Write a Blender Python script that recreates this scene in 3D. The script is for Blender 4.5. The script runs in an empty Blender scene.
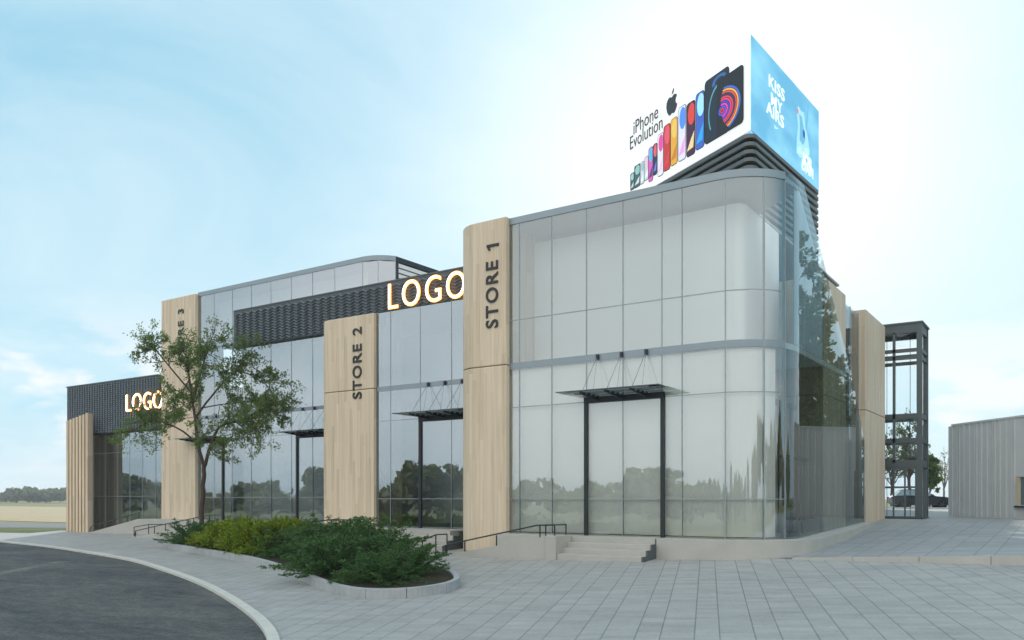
import bpy, bmesh, math, random
from mathutils import Vector, Matrix
R=math.radians
rnd=random.Random(7)
scn=bpy.context.scene
col=scn.collection
# ---------------------------------------------------------------- camera maths (world X runs along the shop front, Y away from the square)
TH=math.atan2(565,841); CO=math.cos(TH); SI=math.sin(TH)
CX,CY,EZ=15.03,-22.31,1.75
def at(u,d,z=0.0):
    r=(u-512)/841
    return Vector((CX+d*(r*CO-SI), CY+d*(r*SI+CO), z))
def on_t(u,t):
    r=(u-512)/841; d=(t-CY)/(r*SI+CO); return CX+d*(r*CO-SI)
def zat(v,d): return EZ+(498-v)*d/841
def cl(x,a,b): return max(a,min(b,x))
def G(s,t): return .0158*cl(s,-70,30)+.0555*cl(t,-45,5.5)+.025
def U(s,t):
    k=cl(t/14,0,1); a=.19+.05*cl(s-9,-1,12)
    return a*(1-k)+.9*k
# ---------------------------------------------------------------- mesh helper
class MB:
    def __init__(s): s.v=[];s.f=[];s.m=[]
    def face(s,pts,m=0):
        b=len(s.v); s.v+= [tuple(p) for p in pts]; s.f.append(tuple(range(b,b+len(pts)))); s.m.append(m)
    def box(s,x0,x1,y0,y1,z0,z1,m=0,mf=None):
        if x0>x1:x0,x1=x1,x0
        if y0>y1:y0,y1=y1,y0
        b=len(s.v)
        s.v+=[(x0,y0,z0),(x1,y0,z0),(x1,y1,z0),(x0,y1,z0),(x0,y0,z1),(x1,y0,z1),(x1,y1,z1),(x0,y1,z1)]
        for i,q in enumerate([(0,3,2,1),(4,5,6,7),(0,1,5,4),(1,2,6,5),(2,3,7,6),(3,0,4,7)]):
            s.f.append(tuple(b+k for k in q)); s.m.append(mf[i] if mf else m)
        return s
    def obox(s,p,q,w,h0,h1,m=0,off=0):
        # wall-like box from p to q (xy), thickness w centred (+off to the left), z from h0..h1
        d=Vector((q[0]-p[0],q[1]-p[1])); d.normalize(); n=Vector((-d.y,d.x))
        a=n*(off+w/2); c=n*(off-w/2)
        P=[(p[0]+c.x,p[1]+c.y),(q[0]+c.x,q[1]+c.y),(q[0]+a.x,q[1]+a.y),(p[0]+a.x,p[1]+a.y)]
        s.prism(P,h0,h1,m); return s
    def prism(s,P,z0,z1,m=0):
        n=len(P); b=len(s.v)
        fz0=z0 if callable(z0) else (lambda x,y:z0); fz1=z1 if callable(z1) else (lambda x,y:z1)
        s.v+=[(p[0],p[1],fz0(p[0],p[1])) for p in P]+[(p[0],p[1],fz1(p[0],p[1])) for p in P]
        s.f.append(tuple(reversed(range(b,b+n)))); s.f.append(tuple(range(b+n,b+2*n))); s.m+=[m,m]
        for i in range(n):
            j=(i+1)%n; s.f.append((b+i,b+j,b+n+j,b+n+i)); s.m.append(m)
        return s
    def tube(s,pts,rs,seg=8,m=0,cap=True):
        pts=[Vector(p) for p in pts]
        if not hasattr(rs,'__len__'): rs=[rs]*len(pts)
        b=len(s.v); n=len(pts)
        for i,p in enumerate(pts):
            d=(pts[min(i+1,n-1)]-pts[max(i-1,0)]).normalized()
            u=d.orthogonal() if i==0 else (pu-d*pu.dot(d))
            if u.length<1e-5: u=d.orthogonal()
            u.normalize(); pu=u; w=d.cross(u)
            for k in range(seg):
                a=2*math.pi*k/seg; s.v.append(tuple(p+(u*math.cos(a)+w*math.sin(a))*rs[i]))
        for i in range(n-1):
            for k in range(seg):
                k2=(k+1)%seg
                s.f.append((b+i*seg+k,b+i*seg+k2,b+(i+1)*seg+k2,b+(i+1)*seg+k)); s.m.append(m)
        if cap:
            s.f.append(tuple(reversed(range(b,b+seg)))); s.f.append(tuple(range(b+(n-1)*seg,b+n*seg))); s.m+=[m,m]
        return s
    def mesh(s,name,mats,smooth=False):
        me=bpy.data.meshes.new(name); me.from_pydata(s.v,[],s.f)
        for m in (mats if isinstance(mats,(list,tuple)) else [mats]): me.materials.append(m)
        me.polygons.foreach_set('material_index',s.m)
        if smooth: me.polygons.foreach_set('use_smooth',[True]*len(s.f))
        me.update(); return me
    def build(s,name,mats,parent=None,smooth=False,loc=None,rot=None):
        return link(name,s.mesh(name,mats,smooth),parent,loc,rot)
def link(name,me,parent=None,loc=None,rot=None):
    o=bpy.data.objects.new(name,me); col.objects.link(o)
    if loc is not None: o.location=loc
    if rot is not None: o.rotation_euler=rot
    if parent is not None: o.parent=parent
    return o
def tag(o,label=None,cat=None,group=None,kind=None):
    if label:o['label']=label
    if cat:o['category']=cat
    if group:o['group']=group
    if kind:o['kind']=kind
    return o
def empty(name,loc=(0,0,0),rz=0):
    o=bpy.data.objects.new(name,None); col.objects.link(o); o.location=loc; o.rotation_euler=(0,0,rz); o.empty_display_size=.3; return o
def hold(o,parent):
    # parent o under an empty while keeping world-space mesh coordinates
    o.parent=parent; o.matrix_parent_inverse=parent_inv(parent); return o
def parent_inv(p):
    m=Matrix.Identity(4); q=p
    ch=[]
    while q is not None: ch.append(q); q=q.parent
    for q in reversed(ch):
        m=m@q.matrix_parent_inverse@Matrix.LocRotScale(q.location,q.rotation_euler,q.scale)
    return m.inverted()
def bevel(o,w,seg=2):
    b=o.modifiers.new('b','BEVEL'); b.width=w; b.segments=seg; b.limit_method='ANGLE'; b.angle_limit=R(35); return o
# ---------------------------------------------------------------- materials
def mat(name):
    m=bpy.data.materials.new(name); m.use_nodes=True; nt=m.node_tree; nt.nodes.clear()
    return m,nt,nt.nodes,nt.links
class N:
    def __init__(s,nt): s.nt=nt
    def n(s,t,**k):
        x=s.nt.nodes.new('ShaderNode'+t)
        for a,b in k.items(): setattr(x,a,b)
        return x
    def l(s,a,b): s.nt.links.new(a,b)
    def val(s,x,sock):
        if isinstance(x,(int,float)): sock.default_value=x
        elif isinstance(x,(tuple,list)): sock.default_value=x if len(x)==4 or sock.type!='RGBA' else (*x,1)
        else: s.l(x,sock)
    def math(s,op,a,b=None,c=None,clamp=False):
        x=s.n('Math',operation=op); x.use_clamp=clamp; s.val(a,x.inputs[0])
        if b is not None:s.val(b,x.inputs[1])
        if c is not None:s.val(c,x.inputs[2])
        return x.outputs[0]
    def mix(s,f,a,b,bl='MIX'):
        x=s.n('MixRGB',blend_type=bl); s.val(f,x.inputs[0]); s.val(a,x.inputs[1]); s.val(b,x.inputs[2]); return x.outputs[0]
    def noise(s,vec,scale,detail=4,rough=.55,dist=0):
        x=s.n('TexNoise'); s.l(vec,x.inputs['Vector']); x.inputs['Scale'].default_value=scale; x.inputs['Detail'].default_value=detail
        x.inputs['Roughness'].default_value=rough; x.inputs['Distortion'].default_value=dist; return x.outputs['Fac']
    def ramp(s,f,st):
        x=s.n('ValToRGB'); s.l(f,x.inputs[0]); e=x.color_ramp.elements
        while len(e)<len(st): e.new(.5)
        for q,(p,c) in zip(e,st): q.position=p; q.color=(c,c,c,1) if isinstance(c,(int,float)) else (*c,1)
        return x.outputs[0]
    def mapping(s,vec,scale=(1,1,1),rot=(0,0,0),loc=(0,0,0)):
        x=s.n('Mapping'); s.l(vec,x.inputs[0]); x.inputs['Scale'].default_value=scale; x.inputs['Rotation'].default_value=rot; x.inputs['Location'].default_value=loc
        return x.outputs[0]
    def geo(s): return s.n('NewGeometry').outputs['Position']
    def out(s,sh):
        o=s.n('OutputMaterial'); s.l(sh,o.inputs['Surface'])
    def pbsdf(s,colr,rough=.6,metal=0,bump=None,bs=.3,bd=.02,spec=.5):
        p=s.n('BsdfPrincipled'); s.val(colr,p.inputs['Base Color']); s.val(rough,p.inputs['Roughness']); p.inputs['Metallic'].default_value=metal
        p.inputs['Specular IOR Level'].default_value=spec
        if bump is not None:
            b=s.n('Bump'); b.inputs['Strength'].default_value=bs; b.inputs['Distance'].default_value=bd; s.l(bump,b.inputs['Height']); s.l(b.outputs[0],p.inputs['Normal'])
        return p.outputs[0]
def simple(name,c,rough=.5,metal=0,var=.12,scale=3.0,bs=.15,spec=.5):
    m,nt,_,_=mat(name); n=N(nt); g=n.geo()
    f=n.noise(g,scale,5); f2=n.noise(g,scale*14,3)
    v=n.math('ADD',n.math('MULTIPLY',n.math('SUBTRACT',f,.5),var*2.2),n.math('MULTIPLY',n.math('SUBTRACT',f2,.5),var*.8))
    cc=n.mix(1,(*c,1),n.ramp_gray(n.math('ADD',v,1.0)) if False else n.comb(n.math('ADD',v,1.0)),'MULTIPLY')
    n.out(n.pbsdf(cc,rough,metal,f2,bs,.01,spec)); return m
def _comb(s,x):
    c=s.n('CombineColor'); 
    for i in range(3): s.l(x,c.inputs[i])
    return c.outputs[0]
N.comb=_comb
def wood_mat(name,c,dirx):
    m,nt,_,_=mat(name); n=N(nt); g=n.geo()
    sp=n.n('SeparateXYZ'); n.l(g,sp.inputs[0])
    h=n.math('ADD',n.math('MULTIPLY',sp.outputs[0],dirx[0]),n.math('MULTIPLY',sp.outputs[1],dirx[1]))
    pl=n.math('MULTIPLY',h,1/.145)
    fl=n.math('FLOOR',pl)
    # planks: long boards with a random tone each and staggered ends
    wn=n.n('TexWhiteNoise'); wn.noise_dimensions='1D'; n.l(fl,wn.inputs['W'])
    seg=n.math('FLOOR',n.math('ADD',n.math('MULTIPLY',sp.outputs[2],1/2.6),n.math('MULTIPLY',wn.outputs['Value'],7.3)))
    wn2=n.n('TexWhiteNoise'); wn2.noise_dimensions='2D'
    cb=n.n('CombineXYZ'); n.l(fl,cb.inputs[0]); n.l(seg,cb.inputs[1]); n.l(cb.outputs[0],wn2.inputs['Vector'])
    gr=n.noise(n.mapping(g,(22,22,.55)),1.0,6,.6,.3)
    gr2=n.noise(n.mapping(g,(60,60,1.2)),1.0,4,.6)
    v=n.math('ADD',n.math('MULTIPLY',n.math('SUBTRACT',wn2.outputs['Value'],.5),.26),n.math('ADD',n.math('MULTIPLY',n.math('SUBTRACT',gr,.5),.75),n.math('MULTIPLY',n.math('SUBTRACT',gr2,.5),.25)))
    fr=n.math('FRACT',pl); jd=n.math('ABSOLUTE',n.math('SUBTRACT',fr,.5))
    joint=n.math('GREATER_THAN',jd,.475)
    tone=n.math('MULTIPLY',n.math('ADD',v,1.0),n.math('SUBTRACT',1.0,n.math('MULTIPLY',joint,.22)))
    cc=n.mix(1,(*c,1),n.comb(tone),'MULTIPLY')
    cc=n.mix(n.math('MULTIPLY',wn2.outputs['Value'],.35),cc,(c[0]*.9,c[1]*.95,c[2]*1.08,1))
    n.out(n.pbsdf(cc,.55,0,n.math('SUBTRACT',gr,joint),.25,.006,.3)); return m
def tiles_mat(name,c,ang,w1,w2,rowl,off=0.0,crossk=.3,linek=.55):
    m,nt,_,_=mat(name); n=N(nt); g=n.geo()
    p=n.mapping(g,(1,1,1),(0,0,ang)); sp=n.n('SeparateXYZ'); n.l(p,sp.inputs[0])
    X=n.math('ADD',sp.outputs[0],off); Y=sp.outputs[1]; W=w1+w2
    q=n.math('DIVIDE',X,W); cell=n.math('FLOOR',q); fx=n.math('MULTIPLY',n.math('FRACT',q),W)
    second=n.math('GREATER_THAN',fx,w1)
    l1=n.math('LESS_THAN',n.math('ABSOLUTE',n.math('SUBTRACT',fx,.01)),.011)
    l2=n.math('LESS_THAN',n.math('ABSOLUTE',n.math('SUBTRACT',fx,w1)),.011)
    line=n.math('MAXIMUM',l1,l2)
    strip=n.math('ADD',n.math('MULTIPLY',cell,2.0),second)
    wn=n.n('TexWhiteNoise'); wn.noise_dimensions='1D'; n.l(strip,wn.inputs['W'])
    yy=n.math('ADD',n.math('DIVIDE',Y,rowl),n.math('MULTIPLY',wn.outputs['Value'],3.7))
    row=n.math('FLOOR',yy); fy=n.math('FRACT',yy)
    cr=n.math('LESS_THAN',fy,.035)
    wn2=n.n('TexWhiteNoise'); wn2.noise_dimensions='2D'; cb=n.n('CombineXYZ'); n.l(strip,cb.inputs[0]); n.l(row,cb.inputs[1]); n.l(cb.outputs[0],wn2.inputs['Vector'])
    big=n.noise(g,.35,4); mid=n.noise(g,2.3,5); fine=n.noise(g,16,4,.7)
    st=n.noise(n.mapping(p,(.8,6,1)),1.0,4)
    v=n.math('ADD',n.math('MULTIPLY',n.math('SUBTRACT',wn2.outputs['Value'],.5),.17),n.math('ADD',n.math('MULTIPLY',n.math('SUBTRACT',big,.5),.3),n.math('ADD',n.math('MULTIPLY',n.math('SUBTRACT',mid,.5),.34),n.math('ADD',n.math('MULTIPLY',n.math('SUBTRACT',fine,.5),.5),n.math('MULTIPLY',n.math('SUBTRACT',st,.5),.3)))))
    dark=n.math('ADD',n.math('MULTIPLY',line,linek),n.math('MULTIPLY',cr,crossk),clamp=True)
    tone=n.math('MULTIPLY',n.math('ADD',v,1.0),n.math('SUBTRACT',1.0,dark))
    cc=n.mix(1,(*c,1),n.comb(tone),'MULTIPLY')
    # pale lime blooms here and there
    bl=n.ramp(n.noise(g,1.1,5,.7),[(.62,0),(.75,1)])
    cc=n.mix(n.math('MULTIPLY',bl,.16),cc,(.5,.5,.45,1))
    h=n.math('SUBTRACT',n.math('MULTIPLY',fine,.3),n.math('MAXIMUM',line,cr))
    n.out(n.pbsdf(cc,.62,0,h,.35,.006,.35)); return m
def glass_mat(name,refl,tint,rcol=(.95,.98,1.0),rough=.0):
    m,nt,_,_=mat(name); n=N(nt); g=n.geo()
    fr=n.n('Fresnel'); fr.inputs['IOR'].default_value=1.5
    f=n.math('ADD',fr.outputs[0],refl,clamp=True)
    gl=n.n('BsdfGlossy'); gl.inputs['Color'].default_value=(*rcol,1); gl.inputs['Roughness'].default_value=rough
    b=n.n('Bump'); b.inputs['Strength'].default_value=.06; b.inputs['Distance'].default_value=.02
    n.l(n.noise(n.mapping(g,(1,1,.6)),.9,2),b.inputs['Height']); n.l(b.outputs[0],gl.inputs['Normal'])
    tr=n.n('BsdfTransparent'); tr.inputs['Color'].default_value=(*tint,1)
    mx=n.n('MixShader'); n.l(f,mx.inputs[0]); n.l(tr.outputs[0],mx.inputs[1]); n.l(gl.outputs[0],mx.inputs[2])
    n.out(mx.outputs[0]); return m
def clear_mat(name,tint):
    m,nt,_,_=mat(name); n=N(nt); tr=n.n('BsdfTransparent'); tr.inputs['Color'].default_value=(*tint,1); n.out(tr.outputs[0]); return m
def emit_mat(name,c,st,base=None):
    m,nt,_,_=mat(name); n=N(nt); p=n.n('BsdfPrincipled'); p.inputs['Base Color'].default_value=(*(base or c),1)
    p.inputs['Emission Color'].default_value=(*c,1); p.inputs['Emission Strength'].default_value=st; p.inputs['Roughness'].default_value=.5; n.out(p.outputs[0]); return m
def leaf_mat(name,dark,light,tr=.35):
    m,nt,_,_=mat(name); n=N(nt); gi=n.n('NewGeometry')
    big=n.noise(gi.outputs['Position'],1.6,3)
    f=n.math('ADD',n.math('MULTIPLY',gi.outputs['Random Per Island'],.6),n.math('MULTIPLY',big,.5),clamp=True)
    c=n.mix(f,(*dark,1),(*light,1))
    p=n.n('BsdfPrincipled'); n.l(c,p.inputs['Base Color']); p.inputs['Roughness'].default_value=.5; p.inputs['Specular IOR Level'].default_value=.3
    t=n.n('BsdfTranslucent'); n.l(n.mix(1,c,(1.3,1.4,.7,1),'MULTIPLY'),t.inputs['Color'])
    mx=n.n('MixShader'); mx.inputs[0].default_value=tr; n.l(p.outputs[0],mx.inputs[1]); n.l(t.outputs[0],mx.inputs[2]); n.out(mx.outputs[0]); return m
def ground_mat(name,c1,c2,scale,c3=None,bs=.4,rough=.9,stretch=(1,1,1)):
    m,nt,_,_=mat(name); n=N(nt); g=n.mapping(n.geo(),stretch)
    f=n.noise(g,scale,6,.65); f2=n.noise(g,scale*12,4,.7); f3=n.noise(g,scale*.12,3)
    k=n.math('ADD',n.math('MULTIPLY',f,.5),n.math('MULTIPLY',f2,.5))
    c=n.mix(n.ramp(k,[(.35,0),(.65,1)]),(*c1,1),(*c2,1))
    if c3: c=n.mix(n.ramp(f3,[(.42,0),(.6,1)]),c,(*c3,1))
    n.out(n.pbsdf(c,rough,0,f2,bs,.02,.25)); return m

M={}
M['wood']=wood_mat('pale_timber',(.66,.53,.375),(1,0.35))
M['woodside']=wood_mat('honey_timber',(.60,.49,.355),(.2,1))
M['paving']=tiles_mat('paving',(.35,.342,.325),R(-20.8),.53,.37,.21,0.0,.2,.42)
M['paving2']=tiles_mat('upper_paving',(.30,.31,.31),0,.62,.42,.25,.1,.18,.42)
M['concrete']=simple('concrete',(.43,.415,.375),.75,0,.16,1.4,.2,.3)
M['kerb']=simple('kerb_stone',(.56,.54,.48),.75,0,.14,2,.2,.3)
M['kerbgrey']=simple('grey_kerb_stone',(.36,.37,.37),.75,0,.22,3.5,.2,.3)
M['mull']=simple('teal_grey_mullion',(.30,.35,.37),.45,.3,.05,2,0,.5)
M['silver']=simple('blue_grey_aluminium',(.24,.285,.31),.38,.5,.05,2,0,.5)
M['dark']=simple('dark_metal',(.022,.026,.03),.42,.3,.1,4,0,.5)
M['tower']=simple('slate_metal',(.10,.12,.125),.45,.4,.1,3,0,.5)
M['band']=simple('dark_slate_cladding',(.065,.08,.09),.5,.2,.2,3,.1,.5)
M['bandhi']=simple('slate_chevron_ribs',(.13,.16,.18),.42,.35,.15,3,.1,.5)
M['louver']=simple('charcoal_louver',(.11,.125,.132),.42,.3,.12,3,0,.5)
M['lip']=simple('bronze_lip',(.14,.11,.06),.4,.5,.1,3,0,.5)
M['white']=simple('white_plaster',(.78,.78,.75),.8,0,.03,.7,.05,.3)
M['blind']=simple('white_roller_blind',(.85,.83,.78),.9,0,.025,.5,0,.2)
M['grey_in']=simple('grey_interior',(.55,.57,.58),.8,0,.1,.8,0,.2)
M['dim_in']=simple('dim_interior',(.6,.62,.62),.8,0,.12,.6,0,.2)
M['floor_in']=simple('interior_floor',(.35,.34,.32),.4,0,.08,1,0,.4)
M['roofm']=simple('roof_membrane',(.4,.41,.42),.85,0,.1,1,.1,.2)
M['glass1']=glass_mat('clear_shop_glass',.17,(.98,1,.995),(.92,.98,1))
M['glass2']=glass_mat('grey_shop_glass',.28,(.86,.90,.91),(.82,.93,1.0))
M['glass3']=glass_mat('silver_shop_glass',.32,(.72,.78,.80),(.92,.96,1.0))
M['glassS']=glass_mat('side_shop_glass',.10,(.80,.88,.90),(.92,.97,1.0))
M['glassB']=clear_mat('inner_glass_face',(.97,.985,.985))
M['glassT']=glass_mat('lift_glass',.02,(.90,.95,.97))
M['glassC']=glass_mat('canopy_glass',.04,(.86,.91,.91))
M['ink']=simple('charcoal_lettering',(.02,.023,.025),.5,0,.02,3,0,.4)
M['led']=emit_mat('led_letter_face',(1,.93,.82),3.5)
M['halo']=emit_mat('led_letter_edge',(1,.40,.10),2.6)
M['grey_clad']=simple('grey_seamed_cladding',(.62,.625,.61),.6,.0,.09,1.1,.08,.4)
def asphalt():
    m,nt,_,_=mat('asphalt'); n=N(nt); g=n.geo()
    big=n.noise(n.mapping(g,(.5,1.6,1),(0,0,.5)),.5,5,.65,.4); mid=n.noise(n.mapping(g,(1,2.6,1),(0,0,.5)),1.5,5,.7); grit=n.noise(g,30,3,.8); g2=n.noise(g,9,4,.75)
    k=n.math('ADD',n.math('MULTIPLY',big,.5),n.math('MULTIPLY',mid,.5))
    c=n.mix(n.ramp(k,[(.36,0),(.64,1)]),(.04,.047,.054,1),(.125,.12,.108,1))
    t=n.math('MAXIMUM',n.math('ADD',-1.15,n.math('ADD',n.math('MULTIPLY',grit,2.6),n.math('MULTIPLY',g2,1.7))),.25)
    c=n.mix(1,c,n.comb(t),'MULTIPLY')
    st=n.ramp(grit,[(.66,0),(.72,1)]); c=n.mix(n.math('MULTIPLY',st,.5),c,(.22,.215,.2,1))
    n.out(n.pbsdf(c,.85,0,n.math('ADD',grit,g2),.7,.01,.3)); return m
M['asphalt']=asphalt()
M['roadfar']=ground_mat('far_asphalt',(.13,.14,.15),(.19,.2,.2),1.0)
M['grass']=ground_mat('grass',(.035,.06,.012),(.075,.11,.025),2.0,(.09,.11,.035))
M['meadow']=ground_mat('meadow',(.10,.115,.03),(.17,.165,.05),.35,(.21,.19,.075))
M['wheat']=ground_mat('stubble_field',(.30,.23,.14),(.42,.34,.21),.8,(.36,.30,.19),.5,.9,(.4,1.6,1))
M['soil']=ground_mat('planting_soil',(.02,.018,.012),(.05,.045,.02),5.0)
M['bark']=simple('brown_bark',(.085,.058,.045),.85,0,.35,9,.8,.2)
M['barkpale']=simple('pale_bark',(.22,.17,.13),.85,0,.3,9,.8,.2)
M['leaf']=leaf_mat('tree_leaf',(.085,.135,.045),(.19,.255,.095),.55)
M['leaf2']=leaf_mat('olive_tree_leaf',(.03,.05,.012),(.085,.11,.03))
M['leaf3']=leaf_mat('dry_leaf',(.10,.09,.05),(.2,.17,.10))
M['juniper']=leaf_mat('juniper_spray',(.028,.07,.02),(.085,.175,.05),.25)
M['golden']=leaf_mat('golden_spray',(.09,.14,.008),(.25,.31,.02),.3)
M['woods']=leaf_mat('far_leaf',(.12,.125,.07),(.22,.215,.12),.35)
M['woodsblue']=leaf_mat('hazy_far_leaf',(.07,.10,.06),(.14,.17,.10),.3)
M['carpaint']=simple('blue_grey_car_paint',(.035,.05,.065),.25,.5,.03,2,0,.6)
M['carglass']=simple('car_glass',(.12,.19,.22),.08,.2,.02,2,0,.8)
M['rubber']=simple('tyre_rubber',(.015,.015,.016),.8,0,.1,5,0,.3)
M['rim']=simple('wheel_alloy',(.12,.13,.14),.35,.8,.05,5,0,.5)
M['lampglass']=simple('headlamp_glass',(.6,.63,.65),.15,.2,.02,5,0,.8)
M['benchwood']=simple('dark_bench_timber',(.045,.042,.04),.6,0,.2,5,.2,.4)

# ---------------------------------------------------------------- ground
def grid_sheet(name,xs,ys,fz,m,kind='structure'):
    mb=MB(); nx=len(xs);ny=len(ys)
    mb.v=[(x,y,fz(x,y)) for y in ys for x in xs]
    for j in range(ny-1):
        for i in range(nx-1):
            mb.f.append((j*nx+i,j*nx+i+1,(j+1)*nx+i+1,(j+1)*nx+i)); mb.m.append(0)
    return tag(mb.build(name,m),kind=kind)
def poly_sheet(name,P,fz,m,skirt=0):
    bm=bmesh.new(); vs=[bm.verts.new((x,y,fz(x,y))) for x,y in P]
    es=[bm.edges.new((vs[i],vs[(i+1)%len(vs)])) for i in range(len(vs))]
    bmesh.ops.triangle_fill(bm,use_beauty=True,edges=es)
    for f in bm.faces:
        f.normal_update()
        if f.normal.z<0: f.normal_flip()
    me=bpy.data.meshes.new(name); bm.to_mesh(me); bm.free(); me.materials.append(m)
    return tag(link(name,me),kind='structure')
grid_sheet('ground',[-1800,-400,-150,-70,-40,0,30,120,400,1800],[-1800,-300,-120,-45,0,5.5,40,120,400,2500],lambda x,y:G(x,y)-.03,M['meadow'])
kerb=[(-75,5.6),(-52,3.0),(-40.5,.9),(-31.59,-.8),(-23.71,-2.29),(-17.94,-3.69),(-12.98,-5.03),(-9.43,-6.3),(-4.31,-8.38),(0.04,-10.52),(3.16,-12.35),(5.0,-13.9),(6.6,-16.0),(7.6,-19),(8,-23),(8.1,-45)]
def catmull(P,n=6):
    out=[]
    for i in range(len(P)-1):
        a=Vector(P[max(i-1,0)]);b=Vector(P[i]);c=Vector(P[i+1]);d=Vector(P[min(i+2,len(P)-1)])
        for k in range(n):
            t=k/n
            out.append(.5*((2*b)+(c-a)*t+(2*a-5*b+4*c-d)*t*t+(3*b-a-3*c+d)*t*t*t))
    out.append(Vector(P[-1])); return out
ks=catmull(kerb,5)
zoff=lambda dz:(lambda x,y:G(x,y)+dz)
kl=[(p.x,p.y) for p in ks]
poly_sheet('plaza',[(p[0],p[1]) for p in kl]+[(30,-45),(30,5.4),(-37.4,5.4),(-37.4,3.1),(-69,3.1)] if False else [(p[0],p[1]) for p in kl if p[0]>-69]+[(30,-45),(30,5.4),(-37.4,5.4),(-37.4,3.6),(-56,3.6)],zoff(0),M['paving'])
poly_sheet('road',[(p[0],p[1]) for p in kl if p[0]>-69]+[(-69,-45)],zoff(-.012),M['asphalt'])
# kerb stone strip, flush with the paving and 10 cm above the asphalt
def strip(name,pts,w0,w1,z0,z1,m,gap=None,parent=None,lab=None):
    mb=MB(); n=len(pts); L=[];Rr=[]
    for i,p in enumerate(pts):
        d=(Vector(pts[min(i+1,n-1)])-Vector(pts[max(i-1,0)])); d.normalize(); nn=Vector((-d.y,d.x))
        L.append(Vector(p)+nn*w0); Rr.append(Vector(p)+nn*w1)
    for i in range(n-1):
        P=[L[i],L[i+1],Rr[i+1],Rr[i]]
        mb.prism([(q.x,q.y) for q in P],lambda x,y:G(x,y)+z0,lambda x,y:G(x,y)+z1)
    return mb.build(name,m,parent)
kb=strip('kerb',[(p.x,p.y) for p in ks if p.x>-69],-.10,.10,-.1,.05,M['kerb']); tag(kb,kind='structure')
# fields, far road and verge to the left of the building
def rects(name,x0,x1,y0,y1,dz,m):
    xs=[x0]+[v for v in (-70,-40) if x0<v<x1]+[x1]; ys=[y0]+[v for v in (5.5,) if y0<v<y1]+[y1]
    return grid_sheet(name,xs,ys,lambda x,y:G(x,y)+dz,m)
rects('grass_verge',-70,-37.6,3.65,5.5,.0,M['grass'])
rects('grass_strip',-400,-36,5.5,9.5,.0,M['grass'])
rects('far_road',-500,-34,9.8,21,-.004,M['roadfar'])
rects('field',-700,-20,24,105,.0,M['wheat'])
# upper square to the right and the road beyond
tag(grid_sheet('upper_plaza',[8.05]+[8.6+i*1.4 for i in range(20)],[-.02]+[i*1.4 for i in range(1,11)]+[40,50],U,M['paving2']),kind='structure')
poly_sheet('rear_pavement',[(-8,14.5),(8.05,14.5),(8.05,50),(-8,50)],lambda x,y:.895,M['paving2'])
poly_sheet('rear_road',[(-60,50),(90,50),(90,78),(-60,78)],lambda x,y:.89,M['roadfar'])
poly_sheet('rear_meadow',[(-60,78.01),(400,78.01),(900,900),(-60,900)],lambda x,y:.86,M['meadow'])
kbm=MB(); 
for i in range(14):
    x0=8.9+i*1.5; x1=x0+1.488
    kbm.prism([(x0,-.2),(x1,-.2),(x1,-.025),(x0,-.025)],lambda x,y:G(x,y)-.1,lambda x,y:U(x,0)+.012)
tag(kbm.build('kerb_step',M['concrete']),kind='structure')
kbm=MB(); kbm.box(-20,60,49.6,50,.85,1.02); tag(kbm.build('rear_kerb',M['kerb']),kind='structure')

# ================================================================ the building
B=empty('shopping_centre',(0,0,0)); tag(B,'two storey glass fronted retail building with pale timber pillars','building')
def P(name,mb,m,parent=B,**k): return mb.build(name,m,parent,**k)
def text_mesh(name,body,size,m,parent,loc,rot,extr=.02,bold=0,space=1.0,align='CENTER',alignY='CENTER',sx=1.0,mside=None):
    cu=bpy.data.curves.new('t','FONT'); cu.body=body; cu.size=size; cu.extrude=extr; cu.offset=bold; cu.space_character=space
    cu.align_x=align; cu.align_y=alignY; cu.resolution_u=5; cu.space_line=.85
    o=bpy.data.objects.new('t',cu); col.objects.link(o)
    dg=bpy.context.evaluated_depsgraph_get(); me=bpy.data.meshes.new_from_object(o.evaluated_get(dg)); bpy.data.objects.remove(o); 
    me.name=name; me.materials.clear(); me.materials.append(m)
    if mside:
        me.materials.append(mside)
        for p in me.polygons:
            if abs(p.normal.z)<.5 : p.material_index=1
    ob=link(name,me,parent,loc,rot); ob.scale=(sx,1,1)
    return ob
def pane(parent,p,q,z0,z1,mt,jit=.0016,th=.012,bmat=None):
    # a single glass pane between p and q; its outer face looks to the right hand side of p->q ; tiny tilt per pane
    p=Vector(p);q=Vector(q); d=(q-p).normalized(); n=Vector((d.y,-d.x)); g=.012
    a=p+d*g;b=q-d*g; j=[n*rnd.uniform(-jit,jit)*(q-p).length for _ in range(4)]
    f=[(a+j[0],z0+g),(b+j[1],z0+g),(b+j[2],z1-g),(a+j[3],z1-g)]
    F=[(v.x,v.y,z) for v,z in f]; K=[(v.x-n.x*th,v.y-n.y*th,z) for v,z in f]
    mb=MB(); mb.face(F,0); mb.face(K[::-1],1)
    for i in range(4):
        k=(i+1)%4; mb.face([F[k],F[i],K[i],K[k]],1)
    return mb.build('glass_pane',[mt,M['glassB']],parent)
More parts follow.
